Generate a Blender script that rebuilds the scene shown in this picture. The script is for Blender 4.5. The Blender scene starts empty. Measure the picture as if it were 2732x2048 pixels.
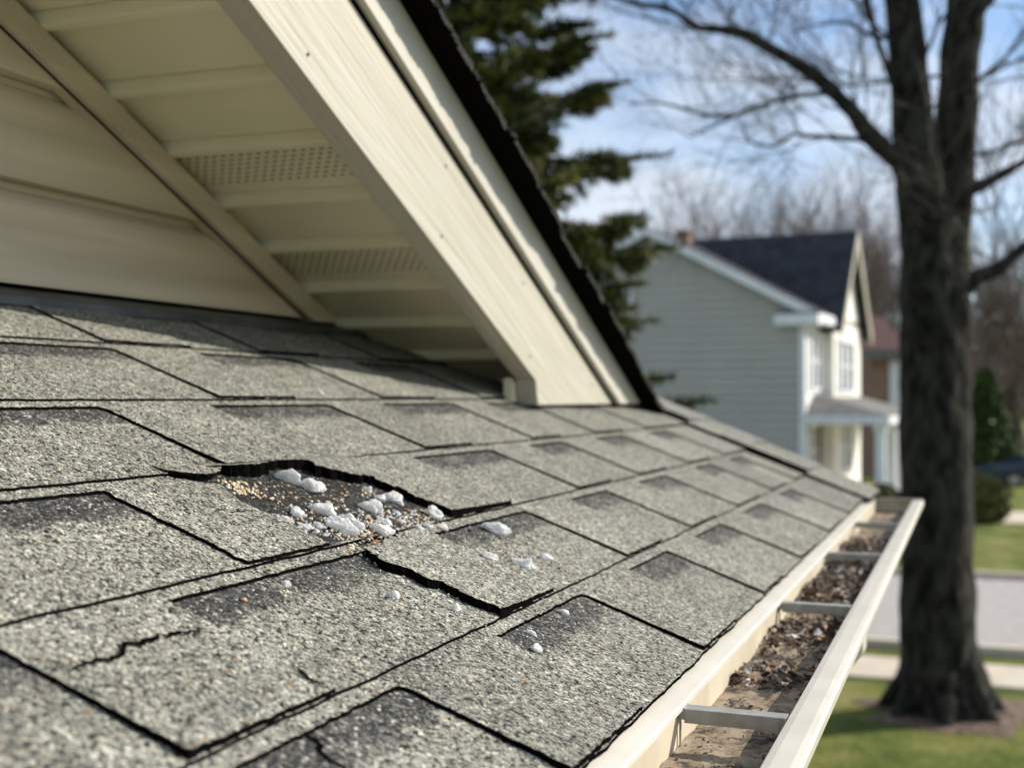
import bpy, math, random
from mathutils import Vector, noise, Matrix
C = bpy.context.scene.collection
# ------------------------------------------------------------------ camera, world, sun
FOC = 3325.0; CX, CY, HY = 1366.0, 1024.0, 1061.0          # photograph pixels (2732 x 2048)
PITCH = math.atan((HY - CY) / FOC); PSI = math.atan((2591 - CX) / math.hypot(FOC, HY - CY))
cd = bpy.data.cameras.new('camera'); cam = bpy.data.objects.new('camera', cd); C.objects.link(cam)
cd.sensor_width = 36; cd.lens = FOC / 2732 * 36; cd.clip_start = .02; cd.clip_end = 600
cam.rotation_euler = (math.pi / 2 + PITCH, 0, PSI)
cd.dof.use_dof = True; cd.dof.focus_distance = .95; cd.dof.aperture_fstop = 6.4; cd.dof.aperture_blades = 0
bpy.context.scene.camera = cam
SUN_AZ, SUN_EL = math.atan2(1.0, 1.25), math.atan(1 / math.hypot(1.25, 1.0))   # azimuth from +X towards +Y
sl = bpy.data.lights.new('sun', 'SUN'); sl.energy = 5.0; sl.angle = math.radians(.5); sl.color = (1, .93, .82)
so = bpy.data.objects.new('sun', sl); C.objects.link(so)
sd = Vector((math.cos(SUN_AZ) * math.cos(SUN_EL), math.sin(SUN_AZ) * math.cos(SUN_EL), math.sin(SUN_EL)))
so.rotation_euler = sd.to_track_quat('Z', 'Y').to_euler(); so.location = (5, 2, 8)
w = bpy.data.worlds.new('World'); bpy.context.scene.world = w; w.use_nodes = True
nt = w.node_tree; nt.nodes.clear(); N = nt.nodes.new; L = nt.links.new
sky = N('ShaderNodeTexSky'); sky.sky_type = 'NISHITA'; sky.sun_disc = False
sky.sun_elevation = SUN_EL; sky.sun_rotation = math.pi / 2 - SUN_AZ; sky.ozone_density = 2.5; sky.air_density = .9; sky.dust_density = .4
tc = N('ShaderNodeTexCoord'); mp = N('ShaderNodeMapping'); mp.inputs['Scale'].default_value = (1, 1, 2.6)
mp.inputs['Location'].default_value = (.35, .1, .2)
cn = N('ShaderNodeTexNoise'); cn.inputs['Scale'].default_value = 4.2; cn.inputs['Detail'].default_value = 6; cn.inputs['Roughness'].default_value = .55
cr = N('ShaderNodeValToRGB'); cr.color_ramp.elements[0].position = .40; cr.color_ramp.elements[1].position = .66
mx = N('ShaderNodeMix'); mx.data_type = 'RGBA'; mx.inputs[7].default_value = (5.0, 5.5, 6.3, 1)
bg = N('ShaderNodeBackground'); bg.inputs['Strength'].default_value = .13; wo = N('ShaderNodeOutputWorld')
L(tc.outputs['Generated'], mp.inputs[0]); L(mp.outputs[0], cn.inputs['Vector']); L(cn.outputs[0], cr.inputs[0])
L(cr.outputs[0], mx.inputs[0]); L(sky.outputs[0], mx.inputs[6]); L(mx.outputs[2], bg.inputs[0]); L(bg.outputs[0], wo.inputs[0])
sc = bpy.context.scene
sc.view_settings.view_transform = 'Standard'; sc.view_settings.look = 'None'; sc.view_settings.exposure = .31; sc.view_settings.gamma = 1
sc.cycles.use_denoising = True; sc.cycles.max_bounces = 6; sc.cycles.use_adaptive_sampling = False
sc.cycles.sample_clamp_indirect = 8

# ------------------------------------------------------------------ geometry helpers
fwd = Vector((-math.sin(PSI), math.cos(PSI), 0)); rgt = Vector((math.cos(PSI), math.sin(PSI), 0))
def W(px, py, d):                                  # photograph pixel at horizontal depth d -> world
    return fwd * d + rgt * ((px - CX) / FOC * d) + Vector((0, 0, -(py - HY) / FOC * d))
GZ = -3.0
def G(px, py):                                     # photograph pixel on the ground
    d = -GZ * FOC / (py - HY); return W(px, py, d)
D = 2732 / 2212
class MB:
    def __init__(s): s.v = []; s.f = []; s.m = []; s.c = []
    def add(s, vs, fs, mi=0, col=None):
        o = len(s.v); s.v += [tuple(v) for v in vs]
        s.f += [tuple(i + o for i in f) for f in fs]; s.m += [mi] * len(fs)
        s.c += [col or (1, 0, 0, 1)] * len(vs); return o
    def quad(s, a, b, c, d, mi=0, col=None): s.add([a, b, c, d], [(0, 1, 2, 3)], mi, col)
    def box(s, lo, hi, mi=0, fr=None, col=None):
        x0, y0, z0 = lo; x1, y1, z1 = hi
        P = [(x, y, z) for x in (x0, x1) for y in (y0, y1) for z in (z0, z1)]
        if fr: P = [fr(*p) for p in P]
        s.add(P, [(0, 1, 3, 2), (4, 6, 7, 5), (0, 4, 5, 1), (2, 3, 7, 6), (0, 2, 6, 4), (1, 5, 7, 3)], mi, col)
    def tube(s, pts, rs, n=6, mi=0, cap=True, col=None, rough=0):
        rings = []; o = len(s.v)
        up = Vector((.13, .2, .97))
        for i, p in enumerate(pts):
            t = (pts[min(i + 1, len(pts) - 1)] - pts[max(i - 1, 0)]).normalized()
            a = t.cross(up)
            if a.length < .05: a = t.cross(Vector((1, 0, 0)))
            a.normalize(); b = t.cross(a)
            for k in range(n):
                an = 2 * math.pi * k / n; r = rs[i]
                if rough: r *= 1 + rough * noise.noise(Vector((math.cos(an) * 1.7, math.sin(an) * 1.7, i * .35)))
                s.v.append(tuple(p + (a * math.cos(an) + b * math.sin(an)) * r)); s.c.append(col or (1, 0, 0, 1))
        for i in range(len(pts) - 1):
            for k in range(n):
                a0 = o + i * n + k; a1 = o + i * n + (k + 1) % n
                s.f.append((a0, a1, a1 + n, a0 + n)); s.m.append(mi)
        if cap:
            s.f.append(tuple(o + k for k in range(n))[::-1]); s.m.append(mi)
            s.f.append(tuple(o + (len(pts) - 1) * n + k for k in range(n))); s.m.append(mi)
    def build(s, name, mats, parent=None, smooth=False, loc=None, bevel=0):
        me = bpy.data.meshes.new(name)
        if loc is None and parent is not None: org = Vector((0, 0, 0))
        else: org = Vector(loc) if loc is not None else Vector((0, 0, 0))
        me.from_pydata([tuple(Vector(v) - org) for v in s.v] if org.length else s.v, [], s.f)
        for m in (mats if isinstance(mats, (list, tuple)) else [mats]): me.materials.append(m)
        me.polygons.foreach_set('material_index', s.m)
        ca = me.color_attributes.new('tone', 'FLOAT_COLOR', 'POINT')
        ca.data.foreach_set('color', [x for c in s.c for x in c])
        if smooth: me.polygons.foreach_set('use_smooth', [True] * len(me.polygons))
        me.update()
        o = bpy.data.objects.new(name, me); C.objects.link(o)
        if parent is not None:
            o.parent = parent; o.location = org - wloc(parent)
        else: o.location = org
        if bevel:
            b = o.modifiers.new('b', 'BEVEL'); b.width = bevel; b.segments = 2; b.limit_method = 'ANGLE'
        return o
def wloc(o):
    p = Vector((0, 0, 0))
    while o is not None: p = p + o.location; o = o.parent
    return p
def tag(o, label=None, cat=None, group=None, kind=None):
    if label: o['label'] = label
    if cat: o['category'] = cat
    if group: o['group'] = group
    if kind: o['kind'] = kind
    return o
def thing(name, label, cat, loc, group=None):
    o = bpy.data.objects.new(name, None); C.objects.link(o); o.location = loc; o.empty_display_size = .2
    return tag(o, label, cat, group)

# ------------------------------------------------------------------ materials
def mat(name):
    m = bpy.data.materials.new(name); m.use_nodes = True; nt = m.node_tree
    return m, nt, nt.nodes['Principled BSDF']
def nn(nt, t, **kw):
    n = nt.nodes.new(t)
    for k, v in kw.items():
        if hasattr(n, k) and k not in n.inputs: setattr(n, k, v)
        else: n.inputs[k].default_value = v
    return n
def ramp(nt, stops, interp='LINEAR'):
    r = nt.nodes.new('ShaderNodeValToRGB'); e = r.color_ramp; e.interpolation = interp
    while len(e.elements) < len(stops): e.elements.new(.5)
    for el, (p, c) in zip(e.elements, stops): el.position = p; el.color = (*c, 1) if len(c) == 3 else c
    return r
def noisy(name, c1, c2, scale=5, rough=.6, bump=0, bscale=None, detail=5, stretch=None, rot=None, metal=0, spec=.5, lo=.35, hi=.65):
    m, nt, p = mat(name); l = nt.links.new
    tc = nn(nt, 'ShaderNodeTexCoord'); mp = nn(nt, 'ShaderNodeMapping')
    if stretch: mp.inputs['Scale'].default_value = stretch
    if rot: mp.inputs['Rotation'].default_value = rot
    mp.vector_type = 'TEXTURE' if rot else 'POINT'
    if rot and stretch: mp.inputs['Scale'].default_value = tuple(1 / s for s in stretch)
    l(tc.outputs['Object'], mp.inputs[0])
    n = nn(nt, 'ShaderNodeTexNoise', Scale=scale, Detail=detail); l(mp.outputs[0], n.inputs['Vector'])
    r = ramp(nt, [(lo, c1), (hi, c2)]); l(n.outputs[0], r.inputs[0]); l(r.outputs[0], p.inputs['Base Color'])
    p.inputs['Roughness'].default_value = rough; p.inputs['Metallic'].default_value = metal
    p.inputs['Specular IOR Level'].default_value = spec
    if bump:
        n2 = nn(nt, 'ShaderNodeTexNoise', Scale=bscale or scale * 4, Detail=4); l(mp.outputs[0], n2.inputs['Vector'])
        b = nn(nt, 'ShaderNodeBump', Strength=1.0, Distance=bump); l(n2.outputs[0], b.inputs['Height']); l(b.outputs[0], p.inputs['Normal'])
    return m
def shingle_mat(name, light, scale=500., gain=1.0):
    m, nt, p = mat(name); l = nt.links.new
    tc = nn(nt, 'ShaderNodeTexCoord')
    wn = nn(nt, 'ShaderNodeTexNoise', Scale=260., Detail=2); l(tc.outputs['Object'], wn.inputs['Vector'])
    ws = nn(nt, 'ShaderNodeVectorMath', operation='MULTIPLY_ADD'); ws.inputs[1].default_value = (.0016,) * 3
    l(wn.outputs['Color'], ws.inputs[0]); l(tc.outputs['Object'], ws.inputs[2])
    v = nn(nt, 'ShaderNodeTexVoronoi', Scale=scale); l(ws.outputs[0], v.inputs['Vector'])
    sep = nn(nt, 'ShaderNodeSeparateColor'); l(v.outputs['Color'], sep.inputs[0])
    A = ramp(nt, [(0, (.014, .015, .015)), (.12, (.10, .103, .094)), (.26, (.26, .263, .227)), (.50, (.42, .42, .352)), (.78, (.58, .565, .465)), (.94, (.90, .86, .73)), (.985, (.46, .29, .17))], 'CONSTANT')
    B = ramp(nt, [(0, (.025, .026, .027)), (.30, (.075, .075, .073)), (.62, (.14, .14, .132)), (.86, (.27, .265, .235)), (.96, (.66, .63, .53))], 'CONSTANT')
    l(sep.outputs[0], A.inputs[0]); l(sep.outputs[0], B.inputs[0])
    at = nn(nt, 'ShaderNodeAttribute', attribute_name='tone'); s2 = nn(nt, 'ShaderNodeSeparateColor'); l(at.outputs['Color'], s2.inputs[0])
    n1 = nn(nt, 'ShaderNodeTexNoise', Scale=22., Detail=5, Roughness=.65); l(tc.outputs['Object'], n1.inputs['Vector'])
    n3 = nn(nt, 'ShaderNodeTexNoise', Scale=170., Detail=3); l(tc.outputs['Object'], n3.inputs['Vector'])
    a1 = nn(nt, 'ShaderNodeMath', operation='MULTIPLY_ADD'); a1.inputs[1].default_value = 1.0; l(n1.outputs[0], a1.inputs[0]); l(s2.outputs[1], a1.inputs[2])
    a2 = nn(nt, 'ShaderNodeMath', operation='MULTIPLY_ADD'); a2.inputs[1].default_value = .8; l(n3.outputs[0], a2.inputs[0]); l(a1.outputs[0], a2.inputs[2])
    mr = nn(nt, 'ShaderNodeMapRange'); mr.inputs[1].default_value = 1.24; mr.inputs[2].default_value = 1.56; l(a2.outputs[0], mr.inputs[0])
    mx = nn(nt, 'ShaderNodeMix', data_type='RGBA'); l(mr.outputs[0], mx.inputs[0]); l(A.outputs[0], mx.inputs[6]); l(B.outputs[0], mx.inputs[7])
    # patchy weathering and per-tab tone
    n4 = nn(nt, 'ShaderNodeTexNoise', Scale=9., Detail=6, Roughness=.6); l(tc.outputs['Object'], n4.inputs['Vector'])
    m4 = nn(nt, 'ShaderNodeMapRange'); m4.inputs[1].default_value = .3; m4.inputs[2].default_value = .7; m4.inputs[3].default_value = .82 * gain; m4.inputs[4].default_value = 1.14 * gain
    l(n4.outputs[0], m4.inputs[0])
    mm = nn(nt, 'ShaderNodeMath', operation='MULTIPLY'); l(m4.outputs[0], mm.inputs[0]); l(s2.outputs[0], mm.inputs[1])
    n5 = nn(nt, 'ShaderNodeTexNoise', Scale=75., Detail=4, Roughness=.7); l(tc.outputs['Object'], n5.inputs['Vector'])
    m5 = nn(nt, 'ShaderNodeMapRange'); m5.inputs[1].default_value = .34; m5.inputs[2].default_value = .64; m5.inputs[3].default_value = .72; m5.inputs[4].default_value = 1.16
    l(n5.outputs[0], m5.inputs[0])
    mm2 = nn(nt, 'ShaderNodeMath', operation='MULTIPLY'); l(mm.outputs[0], mm2.inputs[0]); l(m5.outputs[0], mm2.inputs[1])
    sc_ = nn(nt, 'ShaderNodeVectorMath', operation='SCALE'); l(mx.outputs[2], sc_.inputs[0]); l(mm2.outputs[0], sc_.inputs['Scale'])
    l(sc_.outputs[0], p.inputs['Base Color']); p.inputs['Roughness'].default_value = .9; p.inputs['Specular IOR Level'].default_value = .2
    inv = nn(nt, 'ShaderNodeMath', operation='SUBTRACT'); inv.inputs[0].default_value = 1; l(v.outputs['Distance'], inv.inputs[1])
    hb = nn(nt, 'ShaderNodeMath', operation='MULTIPLY_ADD'); hb.inputs[1].default_value = .9; l(sep.outputs[1], hb.inputs[0]); l(inv.outputs[0], hb.inputs[2])
    b = nn(nt, 'ShaderNodeBump', Strength=1.0, Distance=.0012); l(hb.outputs[0], b.inputs['Height'])
    b2 = nn(nt, 'ShaderNodeBump', Strength=1.0, Distance=.006); l(n1.outputs[0], b2.inputs['Height']); l(b.outputs[0], b2.inputs['Normal'])
    l(b2.outputs[0], p.inputs['Normal'])
    return m
M_SH = shingle_mat('granule_shingle', True, gain=.75)
M_EDGE = noisy('asphalt_edge', (.002, .002, .002), (.008, .007, .007), 300, 1, .0008, 900, spec=.0)  # asphalt edges, blackened further so torn gaps read as deep shadow
M_MAT = noisy('bare_asphalt_mat', (.008, .008, .009), (.07, .067, .06), 300, .85, .0012, 800, spec=.3)
RK = math.atan(.42)
def board_mat(name, c1, c2, grain=.0005, rough=.5):
    # embossed wood grain running down the rake (rotated about X)
    return noisy(name, c1, c2, 60, rough, grain, 90, stretch=(1, .05, 1), rot=(-RK, 0, 0), detail=6, spec=.4)
M_FASC = board_mat('cream_fascia', (.42, .39, .31), (.475, .443, .362), .0026)
M_TRIM = noisy('cream_trim', (.50, .47, .40), (.55, .52, .45), 12, .38, .0002, 60, spec=.5)
M_SOFF = noisy('soffit_vinyl', (.73, .67, .475), (.80, .735, .53), 5, .45, .0002, 40, spec=.4)
M_SIDE = noisy('vinyl_siding', (.50, .42, .305), (.66, .555, .415), 26, .5, .0030, 40, stretch=(1, .05, 1), spec=.35, detail=6)
M_FLASH = noisy('dull_metal_flashing', (.035, .038, .04), (.08, .085, .09), 12, .45, .0002, 60, metal=.2)
M_DARK = noisy('gap_black', (.002, .002, .002), (.005, .005, .005), 5, 1, spec=0)  # near-black for cracks, slots and painted-in gap shade
M_GUT = noisy('gutter_enamel', (.60, .565, .47), (.68, .64, .55), 20, .33, .0002, 50, spec=.5, lo=.3)
M_GUTD = noisy('gutter_enamel_aged', (.52, .45, .32), (.64, .57, .43), 16, .5, .0003, 60, lo=.3, hi=.6)
M_STRAP = noisy('hanger_metal', (.29, .285, .255), (.38, .375, .335), 60, .35, .0002, 90, metal=.1)

# ------------------------------------------------------------------ own roof
random.seed(4)
A, M = .31, .4167
def at(x, y, h=0): return Vector((x, y, -A - M * x + h))
house = thing('shingled_house', 'house roof in the foreground with torn grey shingles, cream gable trim and gutter', 'house', (-3, 1, GZ))
BX = [-1.075, -.899, -.749, -.606, -.472, -.344, -.220]
REC = {1: [(.45, .72), (.90, 1.137), (1.30, 1.458), (1.62, 1.83)], 2: [(.66, 1.135), (1.294, 1.525), (1.70, 1.90)],
       3: [(.28, .52), (.63, .928), (1.097, 1.35), (1.496, 1.735), (1.87, 2.06), (2.24, 2.42)],
       4: [(.15, .33), (.45, .75), (1.28, 1.528), (1.677, 1.838), (2.01, 2.19), (2.38, 2.54)],
       5: [(.33, .497), (.64, .905), (1.04, 1.29), (1.449, 1.61), (1.781, 1.955), (2.178, 2.32), (2.5, 2.64)],
       6: [(.05, .22), (.42, .70), (.866, 1.084), (1.247, 1.42), (1.568, 1.752), (1.925, 2.115), (2.31, 2.464)]}
Y0, Y1 = -2.6, 2.79
for i in REC:
    y = REC[i][0][0] - random.uniform(.14, .22)
    while y > Y0 + .5:
        wd = random.uniform(.14, .28); REC[i].insert(0, (y - wd, y)); y -= wd + random.uniform(.14, .22)
TT, TB = .0027, .0022
def hT(i, x): return -(TT + TB) * (1 - min(1.2, (x - BX[i - 1]) / (BX[i] - BX[i - 1])))
def jag(p, q, amp=.0004, step=.004):
    n = max(1, int(math.hypot(q[0] - p[0], q[1] - p[1]) / step)); dx, dy = q[0] - p[0], q[1] - p[1]
    Ln = math.hypot(dx, dy) or 1; out = []
    for k in range(n):
        t = k / n; o = 0 if k == 0 else random.gauss(0, amp) + amp * 1.5 * noise.noise(Vector((p[0] * 60 + t * Ln * 60, p[1] * 60, 3)))
        out.append((p[0] + dx * t - dy / Ln * o, p[1] + dy * t + dx / Ln * o))
    return out
def sheet(mb, path, hf, thick, tone, walls, amp=.0004):
    """path: corner list; walls: set of edge indices carrying a visible dark edge"""
    pts = []; wl = []
    for k in range(len(path)):
        p_, q_ = path[k], path[(k + 1) % len(path)]
        am = .0004 if abs(p_[0] - q_[0]) < .002 and abs(p_[1] - q_[1]) > .06 else amp
        seg = jag(p_, q_, am if k in walls else 0, .004 if k in walls else .05)
        for q in seg: pts.append(q); wl.append(k in walls)
    n = len(pts); top = [at(x, y, hf(x, y)) for x, y in pts]
    mb.add(top, [tuple(range(n))], 0, tone)
    for k in range(n):
        if wl[k]:
            a, b = top[k], top[(k + 1) % n]; t = thick if not callable(thick) else thick(*pts[k]); t2 = thick if not callable(thick) else thick(*pts[(k + 1) % n])
            mb.add([a, b, b + Vector((0, 0, -t2)), a + Vector((0, 0, -t))], [(0, 1, 2, 3)], 1, tone)
TOPS = []
LIFT = {(5, .497): .0022, (6, .70): .0022, (6, 1.084): .0014, (3, .928): .0012, (4, .75): .0012, (3, .52): .0015, (5, 1.29): .0006}
roof = MB()
for i in range(1, 7):
    xa, xb = BX[i - 1], BX[i]; xr = xa + .0125; xt = xa - .012
    # lower laminate
    ys = []; y = Y0
    while y < Y1: ys.append(y); y += .008
    ys.append(Y1)
    rows = [xt, xr - .002, xr + .012, xr + .026, xr + .038, xr + .052, None]
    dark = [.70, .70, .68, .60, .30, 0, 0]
    o = len(roof.v); nr = len(rows)
    for y in ys:
        jb = random.gauss(0, .00025) + .0014 * noise.noise(Vector((y * 30, i * 3.1, 0)))
        for r, x in enumerate(rows):
            xx = xb + .0006 + jb if x is None else x
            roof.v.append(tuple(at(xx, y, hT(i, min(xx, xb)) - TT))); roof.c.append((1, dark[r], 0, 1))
        roof.v.append(tuple(at(xb + .0006 + jb, y, -TT - TB - (.0045 if i < 6 else .0005)))); roof.c.append((1, 0, 0, 1))
    st = nr + 1
    for k in range(len(ys) - 1):
        for r in range(nr):
            a = o + k * st + r; roof.f.append((a, a + 1, a + 1 + st, a + st)); roof.m.append(1 if r == nr - 1 else 0)
    # upper laminate: band pieces over the recesses and teeth between them
    edges = [Y0] + [q for r in REC[i] for q in r] + [Y1]
    for k, (yl, yr) in enumerate(REC[i]):
        if i == 4 and False: pass
        sheet(roof, [(xt, yl), (xt, yr), (xr, yr), (xr, yl)], lambda x, y: hT(i, x), TT, (1, 0, 0, 1), {2})
    for k in range(0, len(edges), 2):
        yl, yr = edges[k], edges[k + 1]
        tone = (random.choice([.88, .93, .97, 1.0, 1.03, 1.08]), 0, 0, 1); lift = LIFT.get((i, yl), random.uniform(0, .0007))
        hf = lambda x, y, l=lift, a=xa, b=xb, yl=yl: hT(i, x) + l * max(0, (x - a) / (b - a)) ** 2 * math.exp(-(y - yl) / .06)
        rnd = .006; TOPS.append((i, yl, yr, hf))
        if i == 4 and yl < .9 < yr:
            sheet(roof, [(xt, yl), (xt, .835), (-.600, .847), (-.590, .866), (-.584, .884), (-.573, .881), (-.552, .866), (-.532, .868), (-.525, .877), (-.503, .871), (-.478, .866), (xb, .868), (xb, yl), (xr, yl)],
                  lambda x, y: hT(4, x), TT, tone, {2, 3, 4, 5, 6, 7, 8, 9, 10, 11, 12}, .0009)
            sheet(roof, [(-.620, .842), (-.616, .905), (-.603, .916), (-.592, .898), (-.587, .872), (-.597, .856), (-.608, .842)],
                  lambda x, y: hT(4, x) + .003 + .0035 * max(0, (x + .62) / .03), TT, (1.03, 0, 0, 1), {1, 2, 3, 4, 5}, .0008)
            HL = lambda x, y: .0098 * math.exp(-max(0, y - 1.03) / .14) * min(1, max(.0, (x + .622) / .03))
            sheet(roof, [(xt, .90), (xt, yr), (xb, yr), (xb, 1.112), (-.489, 1.112), (-.506, 1.100), (-.522, 1.107), (-.541, 1.098), (-.556, 1.107), (-.561, 1.078), (-.570, 1.056), (-.580, 1.038), (-.592, 1.048), (-.599, 1.030), (-.602, .992), (-.594, .968), (-.590, .950), (-.598, .925), (-.604, .90)],
                  lambda x, y: hT(4, x) + HL(x, y), .013, tone, set(range(2, 19)), .0019)  # deep black skirt stands in for the shadow under the lifted tab
            continue
        if i == 5 and .89 < yl < .92:
            sheet(roof, [(-.456, .902), (-.460, .938), (-.467, .962), (-.471, 1.002), (-.474, yr), (xb, yr), (xb + .001, .905), (-.362, .900), (-.378, .904), (-.392, .906), (-.399, .892), (-.414, .897), (-.431, .886), (-.447, .888)],
                  lambda x, y: hT(5, x) + .0052 * math.exp(-max(0, y - .89) / .07), .0125, tone, {0, 1, 2, 3, 5, 6, 7, 8, 9, 10, 11, 12, 13}, .0017)
            continue
        sheet(roof, [(xt, yl), (xt, yr), (xr, yr), (xb, yr), (xb, yl), (xr + rnd, yl), (xr, yl - .006)] if yl > Y0 else [(xt, yl), (xt, yr), (xb, yr), (xb, yl)],
              hf, lambda x, y: TT + .0008 + hf(x, y) - hT(i, x), tone, {2, 3, 4, 5} if yl > Y0 else {2})
roof_o = roof.build('roof_shingles', [M_SH, M_EDGE], house)
# deck under the shingles, upper roof and lower wall of the house
dk = MB()
def slab(mb, x0, x1, y0, y1, h0, h1, mi=0):
    mb.add([at(x, y, h) for x in (x0, x1) for y in (y0, y1) for h in (h0, h1)],
           [(0, 1, 3, 2), (4, 6, 7, 5), (0, 4, 5, 1), (2, 3, 7, 6), (0, 2, 6, 4), (1, 5, 7, 3)], mi)
slab(dk, -4.2, -.226, Y0, 3.08, -.034, -.0145)
dk.build('roof_deck', M_EDGE, house)
# torn patch
pt = MB(); pts = [(-.640, .835), (-.640, 1.16), (-.474, 1.14), (-.4735, .86), (-.53, .85)]
ring = []
for k in range(5): ring += jag(pts[k], pts[(k + 1) % 5], .001, .005)
pt.add([at(x, y, hT(4, x) - TT + .0006) for x, y in ring], [tuple(range(len(ring)))], 0, (.48, 1.0, 0, 1))
tag(pt.build('exposed_mat', M_SH, house), 'bare black asphalt mat where the shingle tab has torn away')
# cracks
def ribbon(mb, pts, wd, i, extra=.0005):
    n = len(pts); Lp = []; Rp = []
    q = []
    for k in range(n - 1): q += jag(pts[k], pts[k + 1], .0014, .0035)
    q.append(pts[-1]); n = len(q)
    for k, (x, y) in enumerate(q):
        a = q[max(0, k - 1)]; b = q[min(n - 1, k + 1)]; dx, dy = b[0] - a[0], b[1] - a[1]; l_ = math.hypot(dx, dy) or 1
        ww = wd * (.35 + .65 * math.sin(math.pi * k / (n - 1))) * random.uniform(.5, 1.2)
        h = extra + hT(i, x) + max([0] + [f(x, y) - hT(i, x) for j, a_, b_, f in TOPS if j == i and a_ <= y <= b_])
        Lp.append(at(x - dy / l_ * ww, y + dx / l_ * ww, h)); Rp.append(at(x + dy / l_ * ww, y - dx / l_ * ww, h))
    mb.add(Lp + Rp, [(k, k + 1, n + k + 1, n + k) for k in range(n - 1)])
cks = [([(-.424, .499), (-.423, .516), (-.421, .544), (-.430, .562), (-.427, .579), (-.427, .598), (-.424, .614), (-.419, .631)], .0019, 5, .0019),
       ([(-.552, .812), (-.538, .828), (-.534, .866)], .0006, 4, .0006),
       ([(-.372, .638), (-.36, .634), (-.345, .632)], .0016, 5, .0012),
       ([(-.338, .580), (-.326, .584), (-.317, .574), (-.303, .573), (-.296, .568)], .002, 6, -TT + .0006),
       ([(-.622, .815), (-.607, .828)], .0009, 3, .0005), ([(-.628, .655), (-.61, .672)], .001, 3, .0005),
       ([(-.598, 1.136), (-.585, 1.126), (-.563, 1.118)], .0009, 4, .006)]
for p_, w_, i_, e_ in cks:
    c_ = MB(); ribbon(c_, p_, w_, i_, e_); c_.build('crack', M_DARK, house)
# rake caps along the far edge
random.seed(8)
x = -.205; k = 0
while x > -1.9:
    c_ = MB(); x0 = x - .19; hb = .0065 + random.uniform(0, .002); l_ = 0
    if k in (1, 3): l_ = .007
    ya, yb = 2.785 + random.uniform(-.006, .006), 3.12 + random.uniform(-.01, .01)
    tone = (random.uniform(.93, 1.07), 0, 0, 1)
    Pn = []
    for (xx, hh) in ((x0, .002), (x, hb)):
        for yy, dd in ((ya, l_), (ya + .02, l_ * .7 + .002), (2.95, .003), (yb - .03, 0), (yb, -.012)):
            Pn.append(at(xx, yy, hh + dd))
    fs = [(j, j + 1, j + 6, j + 5) for j in range(4)]
    c_.add(Pn, fs, 0, tone)
    top = [Pn[j] for j in (5, 6, 7, 8, 9)]; c_.add(top + [p + Vector((0, 0, -.006)) for p in top], [(j, j + 1, j + 6, j + 5) for j in range(4)], 0, (.4, 0, 0, 1))
    lf = [Pn[0], Pn[5]]; c_.add(lf + [lf[0] + Vector((0, 0, -.006)), lf[1] + Vector((0, 0, -.006))], [(0, 1, 3, 2)], 1)
    c_.build('rake_cap', [M_SH, M_EDGE], house); x -= .143 * .923; k += 1

# ------------------------------------------------------------------ gable above the roof
YR = -.9                                             # ridge position along y, mirrored beyond
def mirror_build(fn, name, mats, **kw):
    mb = MB(); fn(mb, lambda x, y, z: Vector((x, y, z))); fn(mb, lambda x, y, z: Vector((x, 2 * YR - y, z)))
    return mb.build(name, mats, house, **kw)
XW = -1.05
def siding(mb, f):
    mb.quad(f(XW + .012, YR, .112), f(XW + .012, 1.99, .112), f(XW + .012, 1.95, .133), f(XW + .012, YR, .133), 1)
    zb = .1315; lap = .1215; k = 0
    while zb < 1.3:
        prof = [(-.004, 0), (.017, 0), (.0178, .005), (.0155, .02), (.009, .070), (.0065, .092), (.005, .100), (.000, .108), (-.005, .113), (-.006, lap)]
        for a, b in zip(prof[:-1], prof[1:]):
            z0, z1 = zb + a[1], zb + b[1]; e0, e1 = (.955 - z0) / .42, (.955 - z1) / .42
            if e1 < YR: break
            mb.quad(f(XW + a[0], YR, z0), f(XW + a[0], e0, z0), f(XW + b[0], e1, z1), f(XW + b[0], YR, z1))
        zb += lap
mirror_build(siding, 'gable_siding', [M_SIDE, M_DARK])
def soff(mb, f):
    xs0, xs1 = XW - .03, -.730
    per = .1245; yb = 1.294 - per * 20
    prof = [(0, 0), (.0008, .008), (.0028, .008), (.0036, -.012), (.006, -.0145), (.014, -.0145), (.018, -.011), (.022, -.003), (.028, 0), (per, 0)]
    k = 0
    while yb < 2.35:
        if yb > YR - per:
            for a, b in zip(prof[:-1], prof[1:]):
                y0, y1 = max(YR, yb + a[0]), max(YR, yb + b[0])
                if y1 <= YR: continue
                z = lambda y, h: .943 - .42 * y + h
                mb.quad(f(xs0, y0, z(y0, a[1])), f(xs1, y0, z(y0, a[1])), f(xs1, y1, z(y1, b[1])), f(xs0, y1, z(y1, b[1])))
            if k in (21, 23, 5, 9):
                for r in range(7):
                    yy = yb + .040 + r * .0098
                    nx = 22
                    for c in range(nx):
                        xx = -1.030 + c * .0138 + (r % 2) * .0069
                        if xx > -.75: continue
                        z = .943 - .42 * yy - .0006; h = .0011
                        mb.quad(f(xx, yy - h, z + .42 * h), f(xx + .0062, yy - h, z + .42 * h), f(xx + .0062, yy + h, z - .42 * h), f(xx, yy + h, z - .42 * h), 1)
        yb += per; k += 1
mirror_build(soff, 'soffit', [M_SOFF, M_DARK])
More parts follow.
